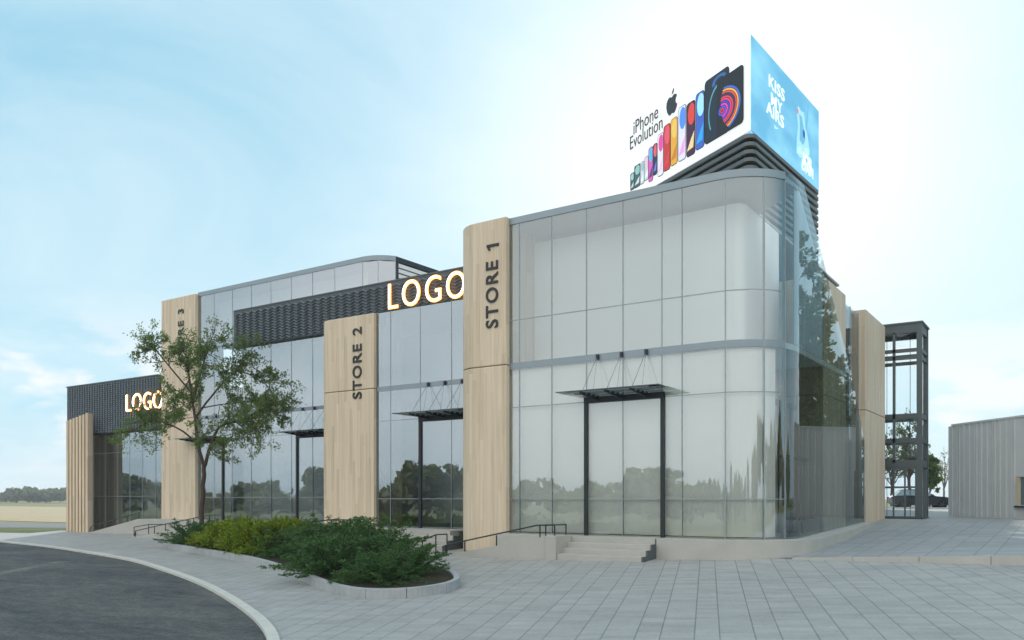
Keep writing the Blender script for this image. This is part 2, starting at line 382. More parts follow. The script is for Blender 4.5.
def curtain(name,path,zs,mt,label=None,mull=.028,deep=.07,transw=.02,cols=None):
    """path: list of xy mullion points; zs: list of heights (transoms)"""
    cw=empty(name); cw.parent=B
    if label: cw['label']=label
    n=len(path)
    for i in range(n-1):
        for k in range(len(zs)-1):
            pane(cw,path[i],path[i+1],zs[k],zs[k+1],mt)
    for i in range(n):
        p=Vector(path[i]); d=(Vector(path[min(i+1,n-1)])-Vector(path[max(i-1,0)])).normalized(); nn=Vector((d.y,-d.x))
        a=p-nn*deep; b=p+nn*.012
        MB().obox(a,b,mull*.5,zs[0],zs[-1]).build('mullion',M['mull'],cw)
    for z in zs[1:-1]:
        mb=MB()
        for i in range(n-1):
            d=(Vector(path[i+1])-Vector(path[i])).normalized()
            mb.obox(path[i],path[i+1],deep,z-transw/2,z+transw/2,0,deep/2-.01)
        mb.build('transom',M['mull'],cw)
    return cw
# ---- store 1 -----------------------------------------------------------
Rc=1.8; SR=8.55
arc=[(SR-Rc+Rc*math.sin(a),Rc-Rc*math.cos(a)) for a in [R(90*i/5) for i in range(6)]]
s1path=[(on_t(506.0,-.2),0),(.32,0),(1.52,0),(2.74,0),(3.96,0),(5.19,0),(5.8,0),(SR-Rc,0)]
ZT=10.48
cw1=curtain('glass_wall',s1path[:-1],[.64,1.72,4.64,5.86,7.42,ZT],M['glass1'],'pale curtain wall with rounded corner beside the first pillar')
def arcp(a0,a1,n,dr=0): return [(SR-Rc+(Rc+dr)*math.sin(R(a0+(a1-a0)*k/n)),Rc-(Rc+dr)*math.cos(R(a0+(a1-a0)*k/n))) for k in range(n+1)]
def curved(pts,ins,z0,z1,gm='glass1'):
    mb=MB(); n=len(pts)
    mb.v=[(x,y,z0+.012) for x,y in pts]+[(x,y,z1-.012) for x,y in pts]+[(x,y,z0+.012) for x,y in ins]+[(x,y,z1-.012) for x,y in ins]
    for i in range(n-1): mb.f.append((i,i+1,n+i+1,n+i)); mb.m.append(0)
    for i in range(n-1): mb.f.append((2*n+i+1,2*n+i,3*n+i,3*n+i+1)); mb.m.append(1)
    mb.build('glass_pane',[M[gm],M['glassB']],cw1,smooth=True)
zs1=[.64,1.72,4.64,5.86,7.42,ZT]
for k in range(5):
    curved([(5.815,0)]+arcp(0,9,3),[(5.815,.012)]+arcp(0,9,3,-.012),zs1[k],zs1[k+1])
    curved(arcp(10,42.5,9),arcp(10,42.5,9,-.012),zs1[k],zs1[k+1])
    curved(arcp(43.5,64,6),arcp(43.5,64,6,-.012),zs1[k],zs1[k+1])

curved(arcp(65,90,7),arcp(65,90,7,-.012),.62,10.67,'glassS')
for a in (9.5,43,64.5):
    (px,py),=arcp(a,a,1)[:1]; (qx,qy),=arcp(a,a,1,-.09)[:1]
    MB().obox((qx,qy),(px+(px-qx)*.12,py+(py-qy)*.12),.028,.64,ZT).build('mullion',M['mull'],cw1)
for z in zs1[1:-1]:
    P_=[(5.8,.0)]+arcp(0,64,12); Q_=[(5.8,.08)]+arcp(0,64,12,-.08); mb=MB()
    for i in range(len(P_)-1): mb.prism([P_[i],P_[i+1],Q_[i+1],Q_[i]],z-.01,z+.01)
    mb.build('transom',M['mull'],cw1)
arcf=[(SR-Rc+Rc*math.sin(a),Rc-Rc*math.cos(a)) for a in [R(64.5*i/14) for i in range(15)]]
full=[(on_t(506.0,-.2),0)]+arcf
def fascia(name,path,w,z0,z1,m,off=0,parent=B):
    mb=MB()
    n=len(path); L=[];Q=[]
    for i,p in enumerate(path):
        d=(Vector(path[min(i+1,n-1)])-Vector(path[max(i-1,0)])).normalized(); nn=Vector((d.y,-d.x))
        L.append(Vector(p)+nn*(off)); Q.append(Vector(p)+nn*(off-w))
    b=len(mb.v)
    for i in range(n):
        mb.v+=[(L[i].x,L[i].y,z0),(L[i].x,L[i].y,z1),(Q[i].x,Q[i].y,z1),(Q[i].x,Q[i].y,z0)]
    for i in range(n-1):
        a=b+4*i;c=a+4
        for k in range(4):
            k2=(k+1)%4; mb.f.append((a+k2,a+k,c+k,c+k2)); mb.m.append(0)
    mb.f+= [(b,b+1,b+2,b+3),(b+4*n-1,b+4*n-2,b+4*n-3,b+4*n-4)]; mb.m+=[0,0]
    return mb.build(name,m,parent)
fascia('roof_cap',full,.5,ZT,10.69,M['silver'],.03)
fascia('floor_band',full,.3,5.86,6.06,M['silver'],.012)
# side glass wall with its slanting free edge: three tall panes, a sloped top
def side_pane(t0,t1,za,zb,z0):
    mb=MB(); th=.012; x=SR
    F=[(x,t0+.01,z0),(x,t1-.01,z0),(x,t1-.01,zb),(x,t0+.01,za)]
    K=[(x-th,p[1],p[2]) for p in F]
    mb.face(F,0); mb.face(K[::-1],1)
    for i in range(4):
        k=(i+1)%4; mb.face([F[k],F[i],K[i],K[k]],1)
    return mb
sw=empty('side_glass_wall'); sw.parent=B; sw['label']='side glazing whose far upper corner is cut to a long slant'
SLP=[(0,10.67),(2.35,10.67),(4.15,9.35),(7.05,7.08),(9.15,5.35),(10.5,3.9)]
def sl(t):
    for (a,b),(c_,d_) in zip(SLP,SLP[1:]):
        if t<=c_: return b+(d_-b)*(t-a)/(c_-a)
    return 3.9
for a,b in ((Rc,2.35),(2.35,4.15),(4.15,7.05),(7.05,9.15),(9.15,10.5)):
    side_pane(a,b,sl(a),sl(b),.6).build('glass_pane',[M['glassS'],M['glassB']],sw)
MB().box(SR-.06,SR+.01,10.5,10.54,.7,sl(10.5)).build('mullion',M['mull'],sw)
mb=MB(); x=SR-.14
T_=[Rc,2.35,4.15,7.05,9.15,10.4]
for a,b in zip(T_,T_[1:]):
    za,zb2=max(sl(a)-.12,6.1),max(sl(b)-.12,6.1)
    if za>6.1 or zb2>6.1:
        mb.v+=[(x,a,6.1),(x,b,6.1),(x,b,zb2),(x,a,za),(x-.02,a,6.1),(x-.02,b,6.1),(x-.02,b,zb2),(x-.02,a,za)]; k=len(mb.v)-8
        mb.f+=[(k,k+1,k+2,k+3),(k+7,k+6,k+5,k+4)]; mb.m+=[0,0]
M['glass_wash']=simple('pale_glass_wash',(.68,.74,.76),.9,0,.03,.6,0,.2)  # pale sheet added behind the slanted glass to imitate its washed-out sheen
mb.build('glass_wash_sheet',M['glass_wash'],B)
# plinth round the corner
pp=[(2.66,-.72),(2.9,-.72)] 
off=.5
outer=[(5.35,-.72),(SR-Rc,-.72)]+[(SR-Rc+(Rc+.55)*math.sin(a),Rc-(Rc+.72-.17*(1-math.cos(a)))*math.cos(a)) for a in [R(90*i/14) for i in range(1,15)]]
outer+= [(SR+.5,6),(SR+.3,10.9)]
inner=[(SR-.1,10.9),(SR-.1,Rc)]+[(SR-Rc+(Rc-.1)*math.sin(a),Rc-(Rc-.1)*math.cos(a)) for a in [R(90*i/10) for i in range(9,-1,-1)]]+[(5.35,.1)]
ztop=lambda x,y:.62+max(0,y-2)*.028
pl=MB(); pl.prism(outer+inner,lambda x,y:-.3,ztop); P('plinth',pl,M['concrete'])
pl=MB(); pl.box(-.1,2.6,-.72,1.0,-.4,.62); pl.box(2.6,5.35,-.72,.1,-.4,.621); P('entrance_platform',pl,M['concrete'])
# steps of store 1
def steps(s0,s1,t0,z0,zt,n,parent=B):
    st=empty('entrance_steps'); st.parent=parent
    h=(zt-z0)/n; dpt=.29
    for i in range(n-1):
        z1=zt-h*(i+1); mb=MB(); mb.box(s0,s1,t0-dpt*(i+1),t0-dpt*i,-.6,z1)
        bevel(mb.build('step',M['concrete'],st),.012,2)
    ck=MB()
    for i in range(n-1):
        ck.box(s1+.004,s1+.05,t0-dpt*(i+1),t0-dpt*i+(-.0),-.5,zt-h*(i+1)+.004)
    ck.box(s1+.004,s1+.05,t0,t0+.55,-.4,zt-.004); ck.build('dark_cheek',M['tower'],st)
    return st
steps(2.66,5.3,-.725,.0,.62,4)
# ramp of store 1
rm=MB(); rm.prism([(-1.6,-1.62),(2.3,-1.62),(2.3,-.73),(-1.6,-.73)],lambda x,y:-.5,lambda x,y:cl(G(-1.6,-1.4)+.01+(x+1.6)/3.9*(.62-G(-1.6,-1.4)),-.2,.62)); P('ramp',rm,M['concrete'])
rm=MB(); rm.box(2.3,2.655,-1.66,-.73,-.4,.66); bevel(P('ramp_end_wall',rm,M['concrete']),.015)
# interior of store 1: blinds, floors
inn=[(-.1,.16)]+[(SR-Rc+(Rc-.16)*math.sin(a),Rc-(Rc-.16)*math.cos(a)) for a in [R(58*i/12) for i in range(13)]]
fascia('roller_blind',inn,.02,.68,5.84,M['blind'])
inn2=[(-.1,1.5)]+[(SR-Rc+(Rc-1.5)*math.sin(a),Rc-(Rc-1.5)*math.cos(a)) for a in [R(90*i/12) for i in range(13)]]+[(SR-1.5,5.0)]
fascia('gallery_wall',inn2,.1,6.06,10.28,M['white'])
wl=MB(); wl.box(6.9,7.0,2.4,14,.64,5.84); P('inner_wall',wl,M['white'])
fs=MB(); fs.prism([(0,.06),(SR-Rc,.06)]+[(SR-Rc+(Rc-.08)*math.sin(a),Rc-(Rc-.08)*math.cos(a)) for a in [R(90*i/10) for i in range(1,11)]]+[(SR-.08,8.0),(0,8.0)],5.88,6.04); P('upper_floor',fs,M['white'])
fs=MB(); fs.prism([(0,.04),(SR-Rc,.04)]+[(SR-Rc+(Rc-.06)*math.sin(a),Rc-(Rc-.06)*math.cos(a)) for a in [R(90*i/10) for i in range(1,11)]]+[(SR-.06,10.4),(0,10.4)],.5,.66); P('shop_floor',fs,M['floor_in'])
rf=MB(); rf.prism([(-1.8,.06),(SR-Rc,.06)]+[(SR-Rc+(Rc-.08)*math.sin(a),Rc-(Rc-.08)*math.cos(a)) for a in [R(90*i/10) for i in range(1,11)]]+[(SR-.08,2.0),(6.9,3.4),(6.9,14),(-1.8,14)],10.47,10.55); P('roof',rf,M['roofm'])
bk=MB(); bk.box(-1.8,6.9,14.0,14.2,.6,10.3); bk.box(7.0,8.3,14.0,14.2,.6,8.7); P('rear_wall',bk,M['grey_clad'])
rh=MB(); rh.box(-26,3.0,14.25,46,.6,10.5); P('rear_sun_block',rh,M['grey_clad'])  # unseen mass added behind the shops to keep sun off the upper square
rf=MB(); rf.box(7.0,8.2,7.9,14.0,8.5,8.62); P('low_roof',rf,M['roofm'])
fr_=empty('inner_frame'); fr_.parent=B
for tt in (2.6,4.6,6.6,8.6): MB().box(7.5,7.6,tt,tt+.1,.66,4.7).build('frame_post',M['tower'],fr_)
MB().box(7.5,7.6,2.7,8.6,4.55,4.7).build('frame_head',M['tower'],fr_)
MB().box(7.9,8.0,2.2,9.6,2.9,3.0).build('frame_rail',M['tower'],fr_)
# ---- timber pillars ----------------------------------------------------
def pillar(s0,s1,t0,t1,z1,Rl,txt,ts,tz,tsx,label,z0=-.5):
    pts=[(s1,t0),(s1,t1),(s0,t1)]
    if Rl>0:
        pts+=[(s0+Rl-Rl*math.cos(a),t0+Rl-Rl*math.sin(a)) for a in [R(90*i/12) for i in range(13)]]
    else: pts+=[(s0,t0)]
    e=empty('timber_pillar'); e.parent=B; e['label']=label
    lo=MB().prism(pts[::1],z0,5.99); hi=MB().prism(pts,6.01,z1)
    for mb in (lo,hi):
        o=mb.build('cladding',M['wood'],e); bevel(o,.03,2)
    c=MB().prism([(s0+.3+Rl*.4,t0+.1+Rl*.3),(s1-.05,t0+.05),(s1-.05,t1-.1),(s0+.3+Rl*.4,t1-.1)],5.9,6.1); c.build('joint_core',M['dark'],e)
    if txt:
        a_,d_=txt.split('|')
        text_mesh('lettering',a_,.66,M['ink'],e,(ts,t0-.02,tz-.33),(R(90),R(-90),0),.018,.008,1.16,sx=1.0)
        if d_=='1':
            pts=[(-.05,-.235),(.035,-.235),(.035,.235),(-.035,.235),(-.17,.14),(-.13,.085),(-.05,.145)]
            mb=MB(); q=[(ts-y,t0-.035,tz+1.26+x) for x,y in pts]; q2=[(x,t0-.001,z) for x,y,z in q]; n=len(q)
            mb.v=q+q2; mb.f=[tuple(range(n)),tuple(reversed(range(n,2*n)))]+[(i,i+n,(i+1)%n+n,(i+1)%n) for i in range(n)]; mb.m=[0]*(n+2)
            mb.build('lettering',M['ink'],e)
        else: text_mesh('lettering',d_,.66,M['ink'],e,(ts,t0-.02,tz+1.26),(R(90),R(-90),0),.018,.008,1.0,sx=1.0)
    return e
p1=pillar(-2.24,on_t(506.0,-.2),-.2,1.6,10.72,.95,'STORE|1',-.56,8.62,1.0,'tall timber pillar lettered STORE 1',0.0)
p2=pillar(on_t(318.5,1.8),on_t(373.8,1.75),1.75,3.4,8.93,.6,'STORE|2',on_t(355.3,1.6),7.05,1.0,'shorter timber pillar lettered STORE 2')
p3=pillar(on_t(158.8,4.95),on_t(195,5.1),5.1,6.9,12.5,0,'STORE|3',on_t(179,4.95),10.45,1.0,'far timber pillar lettered STORE 3 behind the young tree')
# ---- store 2 -----------------------------------------------------------
m2=[on_t(373.8,1.75),-6.85,-5.37,-3.89,-2.41,-1.6]
curtain('glass_wall',[(s,1.9) for s in m2],[.64,1.72,4.72,5.88,8.93],M['glass2'],'grey reflective shop glazing between two timber pillars')
MB().box(-7.75,-1.6,1.888,2.0,5.88,6.06).build('floor_band',M['silver'],B)
b=MB(); b.box(-7.6,-1.4,2.05,2.4,8.93,9.1); b.build('glass_head',M['silver'],B)
wl=MB(); wl.box(-10.6,-1.6,6.0,6.1,.6,8.9); P('inner_wall',wl,M['grey_in'])
wl=MB(); wl.box(-10.5,-10.4,3.3,6.0,.6,8.9); P('inner_wall',wl,M['grey_in'])
wl=MB(); wl.box(-1.75,-1.65,1.7,6.0,.6,10.2); P('inner_wall',wl,M['grey_in'])
fs=MB(); fs.box(-10.5,-1.75,2.05,6,.5,.655); P('shop_floor',fs,M['floor_in'])
fs=MB(); fs.box(-10.5,-1.75,2.05,6,5.9,6.02); P('upper_floor',fs,M['white'])
fs=MB(); fs.box(-10.6,-1.6,2.42,14,9.2,9.35); P('roof',fs,M['roofm'])
pf=MB(); pf.box(-13.2,-2.9,.55,2.05,-.4,.62); P('entrance_platform',pf,M['concrete'])
steps(-6.6,-2.55,.545,.0,.62,4)
pf=MB(); pf.prism([(-13.0,-.55),(-6.7,-.55),(-6.7,.54),(-13,.54)],lambda x,y:-.5,lambda x,y:cl(G(-13,0)+.02+(x+13)/6.3*.72,-.3,.615)); P('ramp',pf,M['concrete'])
# dark chevron band
def chevrons(name,s0,s1,t,zf,parent,pitch=.12,per=.44,amp=.085,end=None):
    mb=MB(); seg=per/2; n=int((s1-s0)/seg); 
    zmin=min(zf(s0+.1)[0],zf(s1-.1)[0]); zmax=max(zf(s0)[1],zf(s1)[1]); z=zmin+.02
    while z<zmax:
        for i in range(n):
            xa=s0+i*seg; xb=xa+seg; za=z+(amp if i%2 else 0); zb=z+(0 if i%2 else amp)
            lo,hi=zf((xa+xb)/2)
            if min(za,zb)<lo+.015 or max(za,zb)+pitch*.62>hi-.01: continue
            h=pitch*.62; y0=t-.002; y1=t-.055
            A=[(xa,y0,za+h),(xb,y0,zb+h),(xb,y1,zb+.02),(xa,y1,za+.02),(xb,y0,zb),(xa,y0,za)]
            mb.face([A[3],A[2],A[1],A[0]],0); mb.face([A[5],A[4],A[2],A[3]],0)
        z+=pitch
    return mb.build(name,M['bandhi'],parent)
bd=empty('sign_band'); bd.parent=B; bd['label']='dark chevron textured band over the second and third shopfronts'
def rl_prism(s0,s1,t0,t1,z0,z1,rr):
    pts=[(s1,t0),(s1,t1),(s0+rr,t1)]+[(s0+rr-rr*math.cos(a),t0+rr-rr*math.sin(a)) for a in [R(90*i/8) for i in range(0,9)]]
    return MB().prism(pts,z0,z1)
pts=[(-7.5,1.9),(-7.5,2.35),(-16.0,2.35)]+[(-16.05-.45*math.cos(a)+.0,2.35-.45*math.sin(a)) for a in [R(90*i/8) for i in range(0,9)]]
MB().prism(pts,8.47,10.06).build('panel',M['band'],bd)
MB().box(-7.497,-1.7,1.9,2.35,8.95,10.06).build('panel',M['band'],bd)
chevrons('chevron_ribs',-16.0,-1.75,1.9,lambda s:(8.47 if s<-7.95 else 8.95,10.06),bd)
cp=MB(); cp.prism([(-1.7,1.87),(-1.7,2.38),(-16.0,2.38)]+[(-16.02-.48*math.cos(a),2.35-.48*math.sin(a)) for a in [R(90*i/8) for i in range(0,9)]],10.06,10.1); cp.build('coping',M['tower'],bd)
def logo(letters,t,zc,size,parent,lab):
    for ch,s,zz in letters:
        e=empty('illuminated_letter'); e.parent=parent
        text_mesh('letter_halo',ch,size,M['halo'],e,(s,t-.10,zz),(R(90),0,0),.02,.0,sx=.84)
        text_mesh('letter_face',ch,size,M['led'],e,(s,t-.14,zz),(R(90),0,0),.02,-.046,sx=.84)
LS=[(c,on_t(u,1.78)) for c,u in zip('LOGO',(392.1,410.8,433.1,455.6))]
logo([(c,s,9.40) for c,s in LS],1.9,9.5,1.42,bd,'')
# ---- store 3 and the taller block -------------------------------------
m3=[-23.6+1.463*i for i in range(9)]; m3[0]=on_t(195,5.1)
c3=[(-11.6+1.5*math.sin(a),6.8-1.5*math.cos(a)) for a in [R(60*i/2) for i in range(3)]]
path3=[(s,5.3) for s in m3[:8]]+c3
curtain('glass_wall',path3,[9.92,12.36],M['glass3'],'upper storey glazing above the dark band with a rounded corner')
curtain('glass_wall',[(s,5.3) for s in m3[:8]]+[(-12.6,5.3),(-11.4,5.3)],[.64,1.78,4.8,5.9,9.9],M['glass2'],'reflective glazing under the band behind the tree')
c3f=[(-11.6+1.5*math.sin(a),6.8-1.5*math.cos(a)) for a in [R(60*i/10) for i in range(11)]]
fascia('roof_cap',[(m3[0],5.3)]+c3f,.4,12.36,12.58,M['silver'],.03)
fascia('roof_cap',[(-10.3,6.06),(-10.1,14)],.4,12.36,12.575,M['dark'],.03)
MB().box(-23.6,-10.7,5.288,5.5,5.9,6.06).build('floor_band',M['silver'],B)
sd=empty('louvred_side'); sd.parent=B
MB().box(-10.36,-10.24,6.06,6.18,8.5,12.36).build('corner_post',M['dark'],sd)
for i in range(9):
    z=10.25+i*.235; MB().obox((-10.32,6.2),(-10.14,14),.05,z,z+.17).build('slat',M['white'],sd)
wl=MB(); wl.box(-23.5,-10.3,8.2,8.3,.6,9.86); P('inner_wall',wl,M['dim_in'])
wl=MB(); wl.box(-23.5,-12.5,6.5,6.6,9.93,12.3); P('inner_wall',wl,M['white'])
fs=MB(); fs.box(-26.8,-10.4,5.45,14,.5,.655); P('shop_floor',fs,M['floor_in'])
fs=MB(); fs.box(-23.5,-11.5,5.42,14,9.87,9.91); P('upper_floor',fs,M['band'])
fs=MB(); fs.prism([(-26.8,5.42),(-11.6,5.42)]+[(-11.6+1.3*math.sin(a),6.8-1.3*math.cos(a)) for a in [R(60*i/6) for i in range(1,7)]]+[(-10.5,14),(-26.8,14)],12.36,12.46); P('roof',fs,M['roofm'])
wl=MB(); wl.box(-36.5,-10.2,14.0,14.2,-.5,8.6); wl.box(-26.8,-10.2,13.98,14.19,8.6,12.1); P('rear_wall',wl,M['grey_clad'])
pf=MB(); pf.box(-26.8,-10.8,3.9,5.45,-.6,.62); P('entrance_platform',pf,M['concrete'])
# ---- wing at the left end ---------------------------------------------
mw=[-34.0+1.26*i for i in range(6)]+[-26.9]
curtain('glass_wall',[(s,5.6) for s in mw],[-.2,1.85,4.4,5.55],M['glass2'],'glazing of the low wing under the dark fascia')
wf=empty('sign_band'); wf.parent=B; wf['label']='dark fascia of the low wing carrying a smaller lit sign'
MB().box(-36.3,-26.9,5.25,5.9,5.55,8.5).build('panel',M['band'],wf)
MB().box(-36.35,-26.9,5.2,5.95,8.5,8.56).build('coping',M['tower'],wf)
chevrons('chevron_ribs',-36.25,-26.95,5.25,lambda s:(5.55,8.5),wf,.12,.27,.07)
logo([(c,on_t(u,5.1),7.08) for c,u in zip('LOGO',(127.6,136.3,146.6,157.2))],5.25,7,1.42,wf,'')
MB().box(-36.29,-36.0,5.91,14,-.5,8.6).build('end_wall',M['band'],B)
fs=MB(); fs.box(-35.8,-26.9,5.95,14,8.3,8.45); P('roof',fs,M['roofm'])
fs=MB(); fs.box(-36.4,-26.9,5.7,14,-.4,-.2); P('shop_floor',fs,M['floor_in'])
wl=MB(); wl.box(-36.4,-26.9,10,10.1,-.2,8.4); P('inner_wall',wl,M['dim_in'])
fn=MB()
for i in range(7):
    s=-35.75+i*.46; t=5.3-i*.06
    f=MB(); f.obox((s,t-.0),(s+.2,t-.45),.15,G(s,5)-.3,6.42+i*.045); bevel(f.build('timber_fin',M['wood'],B),.015)
# wing ramp
rm=MB(); rm.prism([(-31.9,4.1),(-26.95,4.1),(-26.95,5.55),(-31.9,5.55)],lambda x,y:-.9,lambda x,y:G(-31.9,4.1)+.01+(x+31.9)/4.95*(.62-G(-31.9,4.1))); P('ramp',rm,M['concrete'])
rm=MB(); rm.prism([(-24.3,2.1),(-18.2,2.1),(-18.2,3.2),(-24.3,3.2)],lambda x,y:-.9,lambda x,y:G(-24.3,2.1)+.01+(x+24.3)/6.1*(.62-G(-24.3,2.1))); P('ramp',rm,M['concrete'])
pf=MB(); pf.box(-18.2,-14,2.1,3.9,-.6,.615); P('entrance_platform',pf,M['concrete'])
# ---- door portals and canopies ----------------------------------------
def portal(s0,t,w=2.48,label=None):
    e=empty('door_portal'); e.parent=B
    if label: e['label']=label
    a=.115
    bevel(MB().box(s0-a/2,s0+a/2,t-.07,t+.02,.62,4.74).build('door_jamb',M['dark'],e),.008)
    bevel(MB().box(s0+w-a/2,s0+w+a/2,t-.07,t+.02,.62,4.74).build('door_jamb',M['dark'],e),.008)
    bevel(MB().box(s0-a/2,s0+w+a/2,t-.08,t+.02,4.6,4.78).build('door_head',M['dark'],e),.008)
def canopy(s0,t):
    e=empty('entrance_canopy'); e.parent=B
    mb=MB(); mb.box(s0-.4,s0+2.85,t-1.15,t-.03,4.83,4.855); mb.build('glass_sheet',M['glassC'],e)
    for k in range(3):
        s=s0+.40+.79*k
        a=MB(); 
        a.prism([(s-.035,t-1.1),(s+.035,t-1.1),(s+.035,t-.02),(s-.035,t-.02)],lambda x,y:4.76-.10*((y-(t-1.1))/1.08),lambda x,y:4.815)
        a.build('arm',M['dark'],e)
        for q in (.25,.55,.85): MB().tube([(s-.09,t-1.1+q,4.785),(s+.09,t-1.1+q,4.785)],.028,8).build('clamp',M['silver'],e)
        MB().box(s-.04,s+.04,t-.09,t-.012,5.89,6.03).build('bracket',M['dark'],e)
        MB().tube([(s,t-.08,5.95),(s,t-1.02,4.8)],.007,6).build('tie_rod',M['tower'],e)
        MB().tube([(s,t-.08,5.95),(s,t-.35,4.8)],.004,6).build('tie_rod',M['tower'],e)
    sl=MB()
    for q in (.08,.55,1.06): sl.box(s0-.1,s0+2.5,t-1.12+q,t-1.08+q,4.8,4.828)
    sl.build('purlin',M['silver'],e)
portal(2.75,0,label='dark door frame of the nearest shop'); canopy(2.75,0)
portal(-5.35,1.9); canopy(-5.35,1.9)
portal(-15.85,5.3); canopy(-15.85,5.3)
portal(-23.9,5.3,2.5); canopy(-23.9,5.3)
# ---- pillars on the side elevation ------------------------------------
def side_pillar(t0,t1,z1,x0,x1,label):
    e=empty('timber_pillar'); e.parent=B; e['label']=label
    for a,b_ in ((.3,5.0),(5.02,z1)):
        bevel(MB().box(x0,x1,t0,t1,a,b_).build('cladding',M['woodside'],e),.02)
side_pillar(5.0,8.05,8.72,7.05,8.44,'timber side wall panel rising behind the slanted glass')
side_pillar(10.75,14.5,8.72,7.02,8.56,'rearmost timber panel next to the lift tower')
curtain('glass_wall',[(8.3,8.05),(8.3,9.4),(8.3,10.75)],[.9,4.6,7.0,8.6],M['glassS'],'narrow glazed slot between the side timber panels')

# ================================================================ rooftop screens
d0=31.0
A0=at(751,d0); A1=at(629.5,d0*1.237); A2=at(819,d0*1.20)
zb=EZ+.4376*d0; zt=EZ+.5515*d0
cen=(A0+A1+A2)/3
H=empty('rooftop_billboard',(cen.x,cen.y,0)); tag(H,'three sided rooftop advertising screen on a dark louvred drum','billboard')
def hp(name,mb,m,parent=H):
    o=mb.build(name,m); hold(o,parent); return o
def tri_round(scale,r,n=8):
    V=[cen.xy+((a.xy-cen.xy)*scale) for a in (A0,A2,A1)]
    out=[]
    for i in range(3):
        p=V[i]; a=(V[i-1]-p).normalized(); b_=(V[(i+1)%3]-p).normalized()
        bis=(a+b_).normalized(); half=math.acos(cl(a.dot(b_),-1,1))/2; c=p+bis*(r/math.sin(half))
        L=r/math.tan(half); s_=p+a*L; e_=p+b_*L
        a0=math.atan2(s_.y-c.y,s_.x-c.x); a1=math.atan2(e_.y-c.y,e_.x-c.x)
        while a1-a0>math.pi:a1-=2*math.pi
        while a1-a0<-math.pi:a1+=2*math.pi
        for k in range(n+1):
            t=a0+(a1-a0)*k/n; out.append((c.x+r*math.cos(t),c.y+r*math.sin(t)))
    return out
ring=tri_round(1.0,.9,10); core=tri_round(.86,.8,8)
hp('drum_core',MB().prism(core,10.35,zb-.02),M['dark'])
nr=17
for i in range(nr):
    z1=zb-.05-i*.29; 
    k=1.0-.004*i
    rr=tri_round(1.035,.3,10); mb=MB(); ri=tri_round(.86,.38,10); n=len(rr); b0=len(mb.v)
    r2=tri_round(1.02,.29,10)
    mb.v+=[(x,y,z1-.03) for x,y in rr]+[(x,y,z1-.165) for x,y in rr]+[(x,y,z1-.19) for x,y in r2]+[(x,y,z1-.19) for x,y in ri]+[(x,y,z1) for x,y in ri]+[(x,y,z1) for x,y in r2]
    for q in range(6):
        q2=(q+1)%6
        for j in range(n):
            j2=(j+1)%n; mb.f.append((q2*n+j,q2*n+j2,q*n+j2,q*n+j)); mb.m.append(1 if q==1 else 0)
    hp('louvre_ring',mb,[M['louver'],M['lip']])
# three screen slabs
def slab(p,q,name,m,label):
    d=(q-p).normalized(); n=Vector((d.y,-d.x,0)); 
    mb=MB(); a=p+d*.02;b_=q-d*.02; t=.3
    F=[(a.x,a.y),(b_.x,b_.y),((b_-n*t-d*.2).x,(b_-n*t-d*.2).y),((a-n*t+d*.2).x,(a-n*t+d*.2).y)]
    mb.prism(F,zb,zt); o=hp(name,mb,m); o['label']=label; return o
M['scr_white']=emit_mat('white_screen',(.97,.96,.94),.32,(.8,.8,.8))
def bluescr():
    m,nt,_,_=mat('blue_screen'); n=N(nt); g=n.geo(); f=n.noise(n.mapping(g,(.25,.25,.5)),1.0,3)
    c=n.mix(n.ramp(f,[(.38,0),(.62,1)]),(.12,.40,.62,1),(.26,.60,.78,1))
    p=n.n('BsdfPrincipled'); n.l(c,p.inputs['Base Color']); n.l(c,p.inputs['Emission Color']); p.inputs['Emission Strength'].default_value=.45; n.out(p.outputs[0]); return m
M['scr_blue']=bluescr()
def flat(name,c,e=.5):
    if name not in M: M[name]=emit_mat(name,c,e,c)
    return M[name]
sc1=slab(A1,A0,'screen',M['scr_white'],'white screen with a row of phones')
sc2=slab(A0,A2,'screen',M['scr_blue'],'blue screen with a trainer advertisement')
sc3=slab(A2,A1,'screen',M['louver'],'unlit rear screen')
hp('screen_lid',MB().prism([(p.x,p.y) for p in (cen+(A0-cen)*.9,cen+(A2-cen)*.9,cen+(A1-cen)*.9)],zt-.2,zt-.05),M['louver'])
